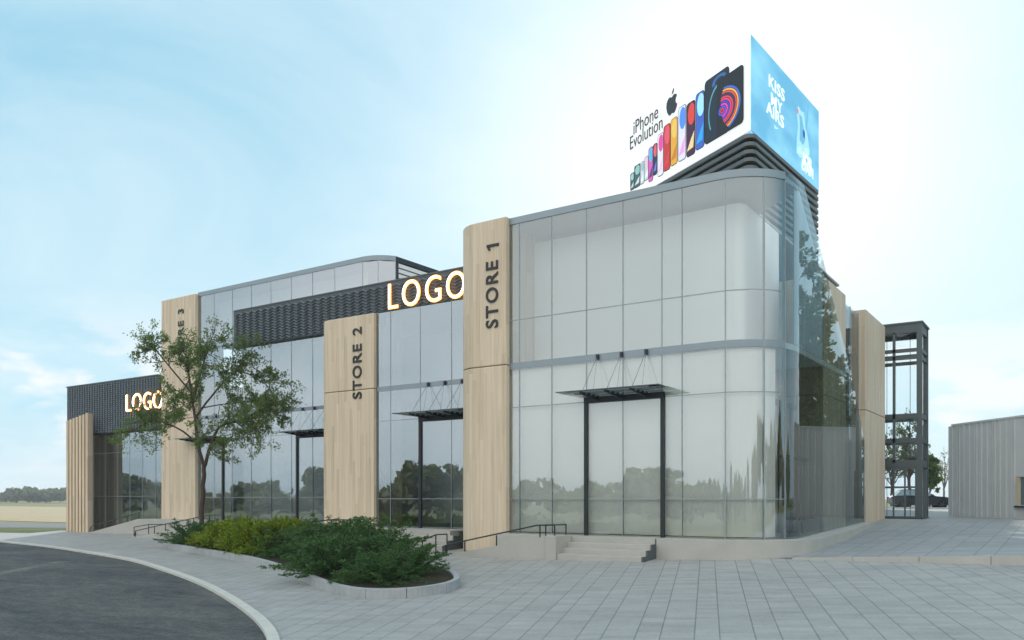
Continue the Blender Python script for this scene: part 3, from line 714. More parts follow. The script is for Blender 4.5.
# local frames of the faces
class Face:
    def __init__(s,p,q,slabobj):
        s.p=p;s.d=(q-p).normalized();s.W=(q-p).length;s.n=Vector((s.d.y,-s.d.x,0)); s.o=slabobj
        s.rz=math.atan2(s.d.y,s.d.x)
    def uv(s,u,v):
        # where the line of sight through a picture point meets the face
        r=(u-512)/841; dx,dy=r*CO-SI,r*SI+CO
        # solve CX+k*dx = p.x + a*d.x
        det=dx*(-s.d.y)+s.d.x*dy
        ex,ey=s.p.x-CX,s.p.y-CY
        k=(ex*(-s.d.y)+s.d.x*ey)/det; a=(dx*ey-dy*ex)/det
        return a, zat(v,k)-zb
    def pt(s,a,b,e=.0): 
        w=s.p+s.d*a+s.n*e; return (w.x,w.y,zb+b)
    def shape(s,name,pts,m,e,th=.012):
        # flat shape (face coordinates) printed proud of the face
        mb=MB(); n=len(pts); 
        ar=sum(pts[i][0]*pts[(i+1)%n][1]-pts[(i+1)%n][0]*pts[i][1] for i in range(n))
        if ar<0: pts=pts[::-1]
        mb.v=[s.pt(a,b,e) for a,b in pts]+[s.pt(a,b,e-th) for a,b in pts]
        mb.f=[tuple(range(n))]+[(i+n,(i+1)%n+n,(i+1)%n,i) for i in range(n)]; mb.m=[0]*(n+1)
        return hp(name,mb,m,s.o)
    def multi(s,name,plist,m,e):
        mb=MB()
        for pts in plist:
            n=len(pts); ar=sum(pts[i][0]*pts[(i+1)%n][1]-pts[(i+1)%n][0]*pts[i][1] for i in range(n))
            if ar<0: pts=pts[::-1]
            mb.face([s.pt(a,b,e) for a,b in pts])
        return hp(name,mb,m,s.o)
    def text(s,name,body,size,m,a,b,e,bold=.0,align='LEFT',rot=0,sx=1,space=1):
        o=text_mesh(name,body,size,m,None,s.pt(a,b,e),(R(90),0,s.rz),.006,bold,space,align,'CENTER',sx)
        if rot: o.rotation_euler=(Matrix.Rotation(s.rz,4,'Z')@Matrix.Rotation(R(90),4,'X')@Matrix.Rotation(rot,4,'Z')).to_euler()
        hold(o,s.o); return o
F1=Face(A1,A0,sc1); F2=Face(A0,A2,sc2)
def rrect(x0,x1,y0,y1,r,n=4):
    r=min(r,(x1-x0)*.45,(y1-y0)*.45); o=[]
    for cx_,cy_,a in ((x1-r,y1-r,0),(x0+r,y1-r,90),(x0+r,y0+r,180),(x1-r,y0+r,270)):
        for k in range(n+1): t=R(a+90*k/n); o.append((cx_+r*math.cos(t),cy_+r*math.sin(t)))
    return o
def ell(cx_,cy_,rx,ry,n=20,a0=0,a1=360): return [(cx_+rx*math.cos(R(a0+(a1-a0)*k/n)),cy_+ry*math.sin(R(a0+(a1-a0)*k/n))) for k in range(n if a1-a0==360 else n+1)]
def clipx(pts,x0,x1,y0,y1): return [(cl(a,x0,x1),cl(b,y0,y1)) for a,b in pts]
K=flat('screen_black',(.012,.013,.016),.1)
zx=lambda X,Y:(620+X/4.571,60+Y/4.571)
phones=[ # X0,X1,topY at X0,bottomY at X0, palette
 (48,66,522,600,((.05,.09,.1),(.3,.5,.5),(.5,.6,.6))),(66,94,488,590,((.06,.1,.12),(.25,.5,.45),(.55,.65,.6))),(94,112,470,572,((.6,.65,.68),(.35,.45,.5),(.75,.8,.8))),(112,131,447,556,((.55,.6,.65),(.7,.5,.6),(.8,.82,.85))),
 (131,152,405,562,((.7,.1,.45),(.05,.45,.7),(.05,.05,.1))),(152,171,388,532,((.02,.03,.08),(.7,.1,.12),(.15,.2,.6))),(173,200,345,538,((.75,.75,.8),(.7,.06,.35),(.8,.5,.7))),
 (200,231,305,515,((.55,.03,.03),(.7,.08,.12),(.6,.04,.05))),(232,264,275,490,((.75,.38,.03),(.8,.5,.1),(.55,.2,.02))),(267,303,222,470,((.75,.72,.85),(.08,.25,.75),(.75,.35,.75))),
 (305,345,205,450,((.05,.01,.04),(.65,.05,.04),(.8,.6,.3))),(347,387,160,418,((.05,.12,.5),(.35,.7,.85),(.02,.35,.75)))]
lift=.02
for i,(X0,X1,ty,by,pal) in enumerate(phones):
    a0,b1=F1.uv(*zx(X0,ty)); _,b0=F1.uv(*zx(X0,by)); a1,_=F1.uv(*zx(X1,ty))
    e=.014+.0*i
    w=a1-a0;h=b1-b0
    ph=F1.shape('phone_picture',rrect(a0,a1,b0,b1,.09*h/2.0+.03),K,e)
    g_=.03*w+.012; c0,c1,c2=pal
    x0,x1,y0,y1=a0+g_,a1-g_,b0+g_,b1-g_
    F1.multi('wallpaper',[rrect(x0,x1,y0,y1,.07*h/2.0+.02)],flat('wall_%da'%i,c0,.3),e+.004)
    F1.multi('wallpaper',[clipx(ell((x0+x1)/2+.1*w,y1-.22*h,.42*w,.2*h),x0+.01,x1-.01,y0,y1)],flat('wall_%db'%i,c1,.35),e+.008)
    F1.multi('wallpaper',[clipx([(x0,y0+.1*h),(x0+.75*w,y0+.12*h),(x1,y0+.42*h),(x0+.5*w,y0+.30*h)],x0+.01,x1-.01,y0+.02,y1)],flat('wall_%dc'%i,c2,.35),e+.010)
# two largest phones
a0,b1=F1.uv(*zx(388,102)); _,b0=F1.uv(*zx(388,392)); a1,_=F1.uv(*zx(500,102))
F1.shape('phone_picture',rrect(a0,a1,b0,b1,.16),K,.014); w=a1-a0;h=b1-b0
F1.multi('wallpaper',[rrect(a0+.05,a1-.05,b0+.05,b1-.05,.12)],flat('wall_deep',(.012,.02,.035),.3),.018)
def arcband(cx_,cy_,r0x,r0y,r1x,r1y,a0_,a1_,n=20):
    o=[]
    for k in range(n):
        t0=R(a0_+(a1_-a0_)*k/n);t1=R(a0_+(a1_-a0_)*(k+1)/n)
        o.append([(cx_+r0x*math.cos(t0),cy_+r0y*math.sin(t0)),(cx_+r1x*math.cos(t0),cy_+r1y*math.sin(t0)),(cx_+r1x*math.cos(t1),cy_+r1y*math.sin(t1)),(cx_+r0x*math.cos(t1),cy_+r0y*math.sin(t1))])
    return o
F1.multi('wallpaper',arcband(a0+.62*w,b0+.42*h,.42*w,.38*h,.46*w,.42*h,95,215),flat('wall_teal',(.08,.28,.36),.5),.021)
F1.multi('wallpaper',arcband(a0+.62*w,b0+.86*h,.18*w,.06*h,.3*w,.10*h,20,200),flat('wall_navy',(.03,.10,.3),.5),.021)
a0,b1=F1.uv(*zx(445,100)); _,b0=F1.uv(*zx(445,357)); a1,_=F1.uv(*zx(567,100))
F1.shape('phone_picture',rrect(a0,a1,b0,b1,.16),K,.030); w=a1-a0;h=b1-b0
F1.multi('wallpaper',[rrect(a0+.045,a1-.045,b0+.045,b1-.045,.12)],flat('wall_night',(.01,.012,.016),.2),.034)
cxp,cyp=a0+.22*w,b0+.42*h
for k,(c) in enumerate([(.6,.02,.06),(.05,.08,.6),(.75,.03,.35),(.02,.06,.45),(.7,.03,.2),(.6,.05,.04),(.02,.03,.12),(.62,.06,.03),(.75,.35,.05),(.04,.12,.55)]):
    r0=.03+.062*k; r1=r0+.045
    a_0,a_1=(0,360) if k<2 else (-95+6*k*.5,112-k*3)
    F1.multi('wallpaper',arcband(cxp,cyp,r0*w*1.08,r0*h*.62,r1*w*1.08,r1*h*.62,a_0,a_1,26),flat('ring_%d'%k,c,.5),.038)
# fruit emblem and slogan
tx=flat('screen_ink',(.03,.035,.04),.05)
a,b=F1.uv(692 if False else zx(238,200)[0],zx(238,200)[1])
ap=[(0,.27),(.10,.33),(.22,.34),(.33,.27),(.36,.22),(.28,.14),(.25,.03),(.29,-.08),(.38,-.15),(.33,-.28),(.22,-.42),(.12,-.45),(.0,-.40),(-.12,-.45),(-.22,-.42),(-.34,-.24),(-.40,-.02),(-.38,.16),(-.28,.30),(-.16,.34)]
k=.98
F1.shape('fruit_emblem',[(a+x*k,b+y*k) for x,y in ap],tx,.016)
F1.multi('emblem_leaf',[[(a+x*k,b+y*k) for x,y in [(.0,.38),(.02,.50),(.10,.60),(.18,.63),(.17,.52),(.10,.42)]]],tx,.017)
a,b=F1.uv(*zx(58,328)); a2,b2=F1.uv(*zx(178,245))
F1.text('slogan','iPhone',.86,tx,a+.05,(b+b2)/2+.1,.016,-.004,'LEFT',0,(a2-a)/2.45)
a,b=F1.uv(*zx(42,400)); a2,b2=F1.uv(*zx(200,295))
F1.text('slogan','Evolution',.86,tx,a+.03,(b+b2)/2+.12,.016,-.004,'LEFT',0,(a2-a)/3.35)
# blue face
wt=flat('screen_type',(.9,.93,.95),.5)
zy=lambda X,Y:(600+X/4.267,20+Y/4.267)
for wd,(X0,Y0),(X1,Y1) in (('KISS',(714,270),(790,318)),('MY',(728,345),(775,375)),('AIRS',(708,390),(785,425))):
    a,b=F2.uv(*zy(X0,Y0)); a2,b2=F2.uv(*zy(X1,Y1))
    F2.text('slogan',wd,.66,wt,(a+a2)/2,(b+b2)/2,.012,.004 if wd=='MY' else .010,'CENTER',0,(a2-a)/({'KISS':2.1,'MY':1.35,'AIRS':2.15}[wd]*.66),1.06)
a,b=F2.uv(*zy(752,462))
sw_=[(-.42,.12),(-.36,-.02),(-.22,-.10),(.0,-.03),(.5,.16),(.0,.02),(-.2,.01),(-.3,.06)]
F2.multi('tick_emblem',[[(a+x*.55,b+y*.55) for x,y in sw_]],wt,.014)
a,b=F2.uv(*zy(883,605)); F2.text('slogan','JOR',.6,wt,a,b,.026,.014,'CENTER',0,1.1,1.05)
a,b=F2.uv(*zy(884,640)); F2.text('slogan','DAN',.6,wt,a,b,.026,.014,'CENTER',0,1.1,1.05)
# pale trainer held by a hand, in tones of blue
sh=flat('art_pale',(.40,.72,.84),.4); sh2=flat('art_mid',(.14,.44,.62),.4); sh3=flat('art_navy',(.02,.05,.4),.4); sh4=flat('art_coral',(.7,.22,.2),.4)
a,b=F2.uv(*zy(862,480))
def sp_(pts,k=.82,dx=.1,dy=-.1): return [(a+dx+x*k,b+dy+y*k) for x,y in pts]
F2.multi('trainer_picture',[sp_([(-.9,1.35),(-.3,1.15),(.15,1.25),(.3,.7),(.75,.1),(1.05,-.5),(.95,-.95),(.3,-1.1),(-.5,-1.3),(-1.0,-1.2),(-.95,-.5),(-.75,.2),(-.95,.8)])],sh,.012)
F2.multi('trainer_picture',[sp_([(-.6,.9),(-.2,.9),(.05,.5),(.35,-.1),(.0,-.5),(-.55,-.4),(-.5,.3)]),sp_([(.3,.5),(.6,1.3),(.75,1.9),(.85,1.85),(.75,1.2),(.55,.4)])],sh2,.016)
F2.multi('trainer_picture',[sp_([(.2,-.6),(.75,-.4),(.85,-.75),(.3,-.95)]),sp_([(-.9,-.9),(-.3,-.7),(-.1,-1.05),(-.8,-1.15)])],flat('art_light',(.55,.82,.9),.4),.019)
F2.multi('trainer_picture',[sp_(ell(.1,.12,.17,.22,10))],sh3,.023)
F2.multi('trainer_picture',[sp_(ell(-.85,.95,.14,.16,10))],sh4,.023)
F2.multi('trainer_picture',[sp_(ell(-1.0,1.35,.3,.24,12))],sh2,.014)
# ================================================================ lift tower
T=empty('lift_tower',(8.8,16,.88)); tag(T,'open slate grey steel and glass lift tower beside the timber panel','lift tower')
def tp(name,mb,m,parent=T): o=mb.build(name,m); hold(o,parent); return o
x0,x1,y0,y1=7.55,9.82,15.2,17.0
for (x,y) in ((x0,y0),(x1-.2,y0),(x1-.2,y1-.16),(x0,y1-.16)):
    tp('post',MB().box(x,x+.2,y,y+.16,.85,8.86),M['tower'])
tp('inner_post',MB().box(8.72,8.82,y0+.01,y0+.12,3.2,8.55),M['tower'])
for i,(za,zb_) in enumerate(((8.5,8.86),(7.72,7.86),(7.42,7.56),(5.0,5.2),(4.02,4.2),(3.02,3.3))):
    mb=MB(); mb.box(x0+.2,x1-.2,y0+.01,y0+.14,za,zb_); tp('beam',mb,M['tower'])
    mb=MB(); mb.box(x1-.15,x1-.03,y0+.16,y1-.16,za,zb_) if i!=2 else mb.box(x1-.14,x1-.04,y0+.16,y1-.16,za,zb_); tp('beam',mb,M['tower'])
    mb=MB(); mb.box(x0+.2,x1-.2,y1-.14,y1-.03,za,zb_); tp('beam',mb,M['tower'])
tp('roof',MB().box(x0-.04,x1+.04,y0-.04,y1+.04,8.86,8.93),M['tower'])
for xx in (8.35,9.25): tp('guide_cable',MB().tube([(xx,16.1,1.0),(xx,16.1,8.6)],.012,6),M['dark'])
tp('hoist_motor',MB().box(9.0,9.2,15.9,16.1,8.36,8.5),M['tower'])
zz=[.95,3.02,4.02,5.0,7.42,7.72,8.55]
for k in range(1,len(zz)-1):
    o=pane(None,(x0+.2,y0+.075),(x1-.2,y0+.075),zz[k]+.18,zz[k+1],M['glassT']); hold(o,T)
    o=pane(None,(x1-.09,y0+.16),(x1-.09,y1-.16),zz[k]+.18,zz[k+1],M['glassT']); hold(o,T)
o=pane(None,(x1-.09,y0+.16),(x1-.09,y1-.16),.9,3.02,M['glassT']); hold(o,T)
dr=empty('lift_door'); hold(dr,T)
for xx in (7.76,8.25,8.72,9.15,9.56): hold(MB().box(xx,xx+.06,y0+.02,y0+.09,.92,3.02).build('door_stile',M['tower']),dr)
for zc in (.92,2.15,2.94): hold(MB().box(7.75,9.62,y0+.03,y0+.08,zc,zc+.08).build('door_rail',M['tower']),dr)
o=pane(None,(7.77,y0+.055),(9.6,y0+.055),.95,3.0,M['glassT']); hold(o,dr)
tp('threshold',MB().box(x0-.05,x1+.05,y0-.1,y1,.86,.93),M['dark'])
tp('control_panel',MB().box(x1+.002,x1+.12,y0+.3,y0+.55,.9,2.9),M['tower'])
# ================================================================ grey metal clad building on the right
q0=Vector((10.3,20.95)); q1=Vector((17.3,13.2)); dd=(q1-q0).normalized(); nn=Vector((-dd.y,dd.x))
if nn.y<0: nn=-nn
GB=empty('grey_annexe',(q0.x,q0.y,.85)); tag(GB,'low annexe clad in pale grey standing seam metal at the right edge','building')
P4=[q0,q1,q1+nn*5,q0+nn*5]
L=(q1-q0).length
ws,we=4.55,5.35    # window along the front
def seg(a,b,z0,z1,th=.3,off=.15): 
    m_=MB(); m_.obox(q0+dd*a,q0+dd*b,th,z0,z1,0,off if nn.dot(Vector((-dd.y,dd.x)))>0 else -off); return m_
def uannex(u):
    r=(u-512)/841; dx,dy=r*CO-SI,r*SI+CO
    det=dx*(-dd.y)+dd.x*dy; ex,ey=q0.x-CX,q0.y-CY
    return (dx*ey-dy*ex)/det
ws=uannex(1017.5); we=ws+1.1
gw=MB()
for a,b_,z0,z1 in ((0,ws,.3,5.05),(ws,we,.3,1.45),(ws,we,2.62,5.05),(we,L,.3,5.05)):
    gw.obox(q0+dd*a,q0+dd*b_,.3,z0,z1,0,.15)
gw.obox(q0+nn*5,q0,.3,.3,5.05,0,-.15) ; gw.obox(q1,q1+nn*5,.3,.3,5.05,0,-.15)
hold(gw.build('wall',M['grey_clad']),GB)
sm=MB(); i=0; a=.02
while a<L:
    if not(ws-.02<a<we+.02):
        sm.obox(q0+dd*(a-.02),q0+dd*(a+.025),.05,.3,5.05,0,-.026)
        
    a+=[.33,.14,.30,.36][i%4]; i+=1
hold(sm.build('standing_seam',M['grey_clad']),GB)
rfm=MB(); rfm.prism([tuple(q0+nn*0-dd*.04-nn*.05),tuple(q1+dd*.04-nn*.05),tuple(q1+nn*5),tuple(q0+nn*5-dd*.04)],5.052,5.13); hold(rfm.build('roof',M['grey_clad']),GB)
wn_=empty('window'); hold(wn_,GB)
hold(MB().obox(q0+dd*(ws+.02),q0+dd*(we-.02),.02,1.47,2.6,0,.12).build('pane',M['carglass']),wn_)
fm=MB(); fm.obox(q0+dd*(ws-.03),q0+dd*(ws+.05),.2,1.42,2.65,0,.06); fm.obox(q0+dd*(we-.05),q0+dd*(we+.03),.2,1.42,2.65,0,.06); hold(fm.build('frame',M['wood']),wn_)
fm=MB(); fm.obox(q0+dd*(ws-.06),q0+dd*(we+.06),.3,1.36,1.43,0,.03); hold(fm.build('sill',M['dark']),wn_)
# ================================================================ handrails
def rail(pts,posts,label,r=.022,h=.33,cat='handrail'):
    """pts: 3d top line; posts: list of (x,y,z_top,z_bottom)"""
    p=pts[0]; e=empty('handrail',(p[0],p[1],p[2]-h)); tag(e,label,cat,'black handrails by the entrances')
    hold(MB().tube(pts,r,8).build('top_rail',M['dark']),e)
    for x,y,za,zb_ in posts: hold(MB().tube([(x,y,zb_),(x,y,za)],r*.95,8).build('post',M['dark']),e)
g=lambda s,t:G(s,t)
z0r=G(-1.6,-1.4)
rz=lambda s:cl(z0r+(s+1.6)/3.9*(.62-z0r),z0r,.62)
t=-1.45
rail([(-1.55,t,rz(-1.5)+.30),(-1.0,t,rz(-1)+.34),(1.9,t,.95),(2.5,t,.97),(2.5,-.8,.97)],[(-1.5,t,rz(-1.5)+.30,g(-1.5,t)),(-.75,t,rz(-.75)+.33,rz(-.75)),(.45,t,rz(.45)+.33,rz(.45)),(2.0,t,.95,.6),(2.2,t,.96,.6),(2.5,t,.97,.6),(2.5,-.8,.97,.6)],'black rail climbing the ramp in front of the nearest timber pillar')
rail([(-2.55,-1.35,.1),(-2.55,-1.33,.38),(-2.35,-.9,.55),(-1.95,-.82,.58)],[(-2.55,-1.34,.36,g(-2.5,-1.3)),(-2.35,-.9,.55,g(-2.3,-.9)),(-1.95,-.82,.58,g(-1.9,-.8)-.02)],'short black rail bending at the foot of the first ramp')
rail([(-12.5,-.45,.5),(-7.6,-.45,.96),(-6.8,-.45,.96),(-6.8,.4,.97)],[(-12.5,-.45,.5,-.1),(-10.8,-.45,.66,0),(-9.2,-.45,.81,.3),(-7.6,-.45,.96,.5),(-6.8,-.45,.96,.5),(-6.8,.4,.97,.5)],'black rail half hidden behind the shrubs at the second shop')
zw=lambda s:G(-31.9,4.1)+(s+31.9)/4.95*(.62-G(-31.9,4.1))
rail([(-32.0,4.2,zw(-32)+.1),(-31.8,4.2,zw(-31.8)+.36)]+[(s,4.2,zw(s)+.36) for s in (-30.5,-29,-27.6)]+[(-27.0,4.2,.98)],[(s,4.2,zw(s)+.36,zw(s)-.02) for s in (-31.8,-30.6,-29.4,-28.2,-27.1)],'thin black rail climbing the wing ramp under the small lit sign')
rail([(-25.3,2.8,-.05),(-25.3,2.8,.25),(-24.8,3.3,.38),(-23.8,3.6,.40)],[(-25.3,2.8,.25,g(-25.3,2.8)),(-24.8,3.3,.38,g(-24.8,3.3)),(-23.8,3.6,.4,g(-23.8,3.6))],'low black loop rail left of the far pillar foot')
zr=lambda s:G(-24.3,2.1)+(s+24.3)/6.1*(.62-G(-24.3,2.1))
rail([(-24.3,2.2,zr(-24.3)+.1),(-24.2,2.2,zr(-24.3)+.34)]+[(s,2.2,zr(s)+.36) for s in (-22,-20,-18.4)]+[(-17.4,2.2,.98)],[(s,2.2,min(zr(s),.62)+.36,zr(s)-.03) for s in (-24.2,-22.6,-21.0,-19.5,-18.3)]+[(-17.4,2.2,.98,.6)],'black rail rising in front of the far pillar to the third shop')
# ================================================================ planter
near=[(-16.4,-1.2),(-15.3,-1.8),(-10.77,-3.32),(-7.04,-4.65),(-2.83,-6.62),(-.1,-8.1),(1.0,-8.65),(2.07,-8.95),(2.9,-8.75),(3.35,-8.2),(3.42,-7.4),(2.9,-6.5),(1.4,-5.15),(-1.5,-3.5),(-6,-1.85),(-11,-.3),(-14.5,1.0),(-16.4,1.35),(-17.3,.6),(-17.1,-.5)]
loop=near+[near[0]]
pk=catmull(near+[near[0],near[1]],6)[:len(near)*6+1]
pk=[(p.x,p.y) for p in pk]
PL=empty('planter',(0,-5,0)); tag(PL,'long curved planting bed edged with grey kerb stones','planter')
# stones of about 1 m with joints
acc=0; cur=[pk[0]]; stones=[]
for i in range(1,len(pk)):
    acc+=math.dist(pk[i],pk[i-1]); cur.append(pk[i])
    if acc>.95: stones.append(cur); cur=[pk[i]]; acc=0
stones.append(cur)
for st in stones:
    if len(st)<2: continue
    a=Vector(st[0]); b_=Vector(st[1]); st=[tuple(a+(b_-a).normalized()*.012)]+st[1:]
    o=strip('edging_stone',st,-.0,.13,-.08,.22,M['kerbgrey']); bevel(o,.008); hold(o,PL)
so=MB(); bm=bmesh.new(); vs=[bm.verts.new((x,y,G(x,y)+.17)) for x,y in pk[:-1]]
es=[bm.edges.new((vs[i],vs[(i+1)%len(vs)])) for i in range(len(vs))]; bmesh.ops.triangle_fill(bm,use_beauty=True,edges=es)
for f in bm.faces:
    f.normal_update()
    if f.normal.z<0:f.normal_flip()
me=bpy.data.meshes.new('soil'); bm.to_mesh(me); bm.free(); me.materials.append(M['soil']); o=link('soil',me); hold(o,PL)
# ================================================================ plants
def rv(r,s=1): return Vector((r.gauss(0,s),r.gauss(0,s),r.gauss(0,s)))
def leafquad(mb,p,d,w,l,r):
    d=d.normalized(); a=d.cross(rv(r)).normalized()
    q=[p,p+d*l*.5+a*w*.5,p+d*l,p+d*l*.5-a*w*.5]
    mb.face(q)
def grow(tb,lb,p,d,L,rad,depth,r,lw,ll,nl,up=.05,spread=.6,maxd=3):
    n=4; pts=[p]; rs=[rad]
    dd_=d.normalized()
    for i in range(n):
        dd_=(dd_+rv(r,.13)+Vector((0,0,up))).normalized(); p=p+dd_*L/n; pts.append(p); rs.append(max(rad*(1-(i+1)/n*.6),.003))
    tb.tube(pts,rs,5 if depth>1 else 6,cap=False)
    if depth>=maxd:
        for q in pts[1:]:
            for _ in range(nl): leafquad(lb,q+rv(r,L*.14),(dd_+rv(r,.8)),lw*r.uniform(.7,1.3),ll*r.uniform(.7,1.3),r)
        return
    k=4 if depth==maxd-1 else 3
    for i in range(k):
        j=r.randint(1,n); q=pts[j] if i else pts[-1]
        nd=(dd_+rv(r,spread)).normalized()
        grow(tb,lb,q,nd,L*r.uniform(.5,.75),rs[j]*.62,depth+1,r,lw,ll,nl,up,spread,maxd)
def make_tree(name,loc,limbs,seed,lw,ll,nl,bark,leaf,maxd=3,spread=.6,up=.03,sub=4,subL=1.3):
    r=random.Random(seed); e=empty(name,loc); tb=MB(); lb=MB()
    for pts,r0,r1,bud in limbs:
        pts=[Vector(p) for p in pts]; sm=[]
        for i in range(len(pts)-1):
            a=pts[max(i-1,0)];b_=pts[i];c=pts[i+1];d=pts[min(i+2,len(pts)-1)]
            for k in range(4):
                t=k/4; sm.append(.5*((2*b_)+(c-a)*t+(2*a-5*b_+4*c-d)*t*t+(3*b_-a-3*c+d)*t*t*t)+rv(r,r0*.12))
        sm.append(pts[-1]); n=len(sm)
        tb.tube(sm,[r0+(r1-r0)*i/(n-1) for i in range(n)],8,cap=False)
        if bud:
            for i in range(n):
                f=i/(n-1)
                if f<bud: continue
                for _ in range(sub):
                    dr_=(sm[min(i+1,n-1)]-sm[max(i-1,0)]).normalized()
                    grow(tb,lb,sm[i],(dr_*.7+rv(r,.6)).normalized(),subL*r.uniform(.5,1.0),.018,2 if maxd>2 else 1,r,lw,ll,nl,up,spread,maxd)
    t_=tb.build('trunk',bark,e,smooth=True); c_=lb.build('crown',leaf,e)
    return e
# main tree (x right in the picture, y depth, z up) expressed in picture metres then turned to world
def PX(u,v,dep=0,u0=200,d=35.6): return (u-u0)*d/841, dep, zat(v,d)
tbase=at(201,35.6); tg=G(tbase.x,tbase.y)+.1
def TW(u,v,dep=0):
    x,y,z=PX(u,v,dep,201); w=Vector((x*CO-y*SI,x*SI+y*CO,z-tg)); return w
lim=[
 ([(0,0,0),TW(202,500),TW(204,475),TW(204,464)],.105,.08,None),
 ([TW(204,466),TW(198,445),TW(194,418,.1),TW(190,392,.1),TW(186,366,.2),TW(183,350,.3)],.085,.02,.5),
 ([TW(205,466),TW(212,446,-.2),TW(220,430,-.3),TW(232,424,-.4),TW(246,422,-.4),TW(260,412,-.5),TW(270,401,-.5)],.075,.015,.35),
 ([TW(198,445),TW(186,432,-.3),TW(170,424,-.5),TW(155,422,-.5),TW(140,430,-.4)],.045,.012,.35),
 ([TW(194,418,.1),TW(208,398,.2),TW(222,380,.3),TW(232,370,.4),TW(246,352,.3)],.05,.012,.35),
 ([TW(193,400,.1),TW(205,375,-.5),TW(212,356,-.6),TW(216,342,-.6)],.035,.01,.3),
 ([TW(190,392,.1),TW(176,372,-.3),TW(163,355,-.5),TW(155,346,-.4)],.04,.01,.35),
 ([TW(188,380,.1),TW(176,385,.9),TW(165,395,1.2),TW(160,408,1.3)],.03,.01,.3),
 ([TW(246,422,-.4),TW(258,430,-.9),TW(264,434,-1.2)],.03,.01,.3),
 ([TW(232,370,.4),TW(248,372,.9),TW(262,378,1.1)],.025,.01,.3),
 ([TW(220,430,-.3),TW(212,438,-1.0),TW(222,450,-1.4)],.02,.008,.4),
 ([TW(260,412,-.5),TW(266,406,.3),TW(272,416,.8)],.02,.008,.2),
 ([TW(200,408,.1),TW(212,402,1.0),TW(226,398,1.8),TW(240,395,2.0)],.03,.008,.3),
]
mt=make_tree('young_tree',(tbase.x,tbase.y,tg),lim,11,.055,.10,8,M['bark'],M['leaf'],3,.75,.02,2,.88)
tag(mt,'young airy deciduous tree with a forked brown trunk rising from the planting bed','tree')
# generic crowns for the other trees
def round_tree(name,loc,h,cr,seed,label,leaf='leaf2',bark='bark',lw=.16,ll=.26,nl=4,fork=.3,n=9,dens=2,group=None,subL=None):
    r=random.Random(seed); limbs=[([(0,0,0),(rnd.uniform(-.1,.1),0,h*fork*.5),(0,0,h*fork)],h*.02,h*.015,None)]
    for i in range(n):
        a=2*math.pi*i/n+r.uniform(-.3,.3); q=r.uniform(.35,1); top=h*(fork+(1-fork)*r.uniform(.3,.95)); rad=cr*q*(1.15-abs(top/h-.55))
        limbs.append(([(0,0,h*fork*r.uniform(.8,1)),(math.cos(a)*rad*.4,math.sin(a)*rad*.4,h*fork+(top-h*fork)*.5),(math.cos(a)*rad*.85,math.sin(a)*rad*.85,top*.97)],h*.008,h*.002,.3))
    limbs.append(([(0,0,h*fork),(.1,0,h*.7),(0,.1,h*.93)],h*.012,h*.002,.2))
    t=make_tree(name,loc,limbs,seed,lw,ll,nl,M[bark],M[leaf],3,.75,.02,dens,subL or cr*.42); tag(t,label,'tree',group); return t
p=at(930,84); round_tree('small_tree',(p.x,p.y,.87),5.2,.95,5,'dense green tree behind the parked car right of the lift tower','leaf',lw=.16,ll=.24,nl=4)
p=at(944,86); round_tree('slender_tree',(p.x,p.y,.87),5.6,1.3,6,'sparse dry looking slender tree beside the annexe corner','leaf3','barkpale',.09,.14,1,.35,6,1)
p=at(909,80); round_tree('tall_tree',(p.x,p.y,.87),8.8,2.0,9,'tall thin leaved tree seen through the lift tower glass','leaf2','bark',.13,.2,2,.3,9,2)
p=at(892,88); round_tree('tall_tree',(p.x,p.y,.87),7.6,2.2,12,'second thin tree partly hidden by the rear timber panel','leaf2','bark',.13,.2,2,.3,8,2)
for (x,y,h_,cr_,sd_,lb_) in ((16.1,29.0,17.5,2.6,15,'tallest narrow tree behind the annexe, mirrored at the glass corner'),(16.6,34.6,12.8,2.4,16,'middle sized tree behind the annexe, mirrored in the side glass'),(16.6,40.5,9.6,2.5,18,'lowest tree behind the annexe, mirrored near the slanted glass edge')):
    round_tree('poplar_tree',(x,y,.87),h_,cr_,sd_,lb_,'leaf2','bark',.2,.34,4,.12,14,2)
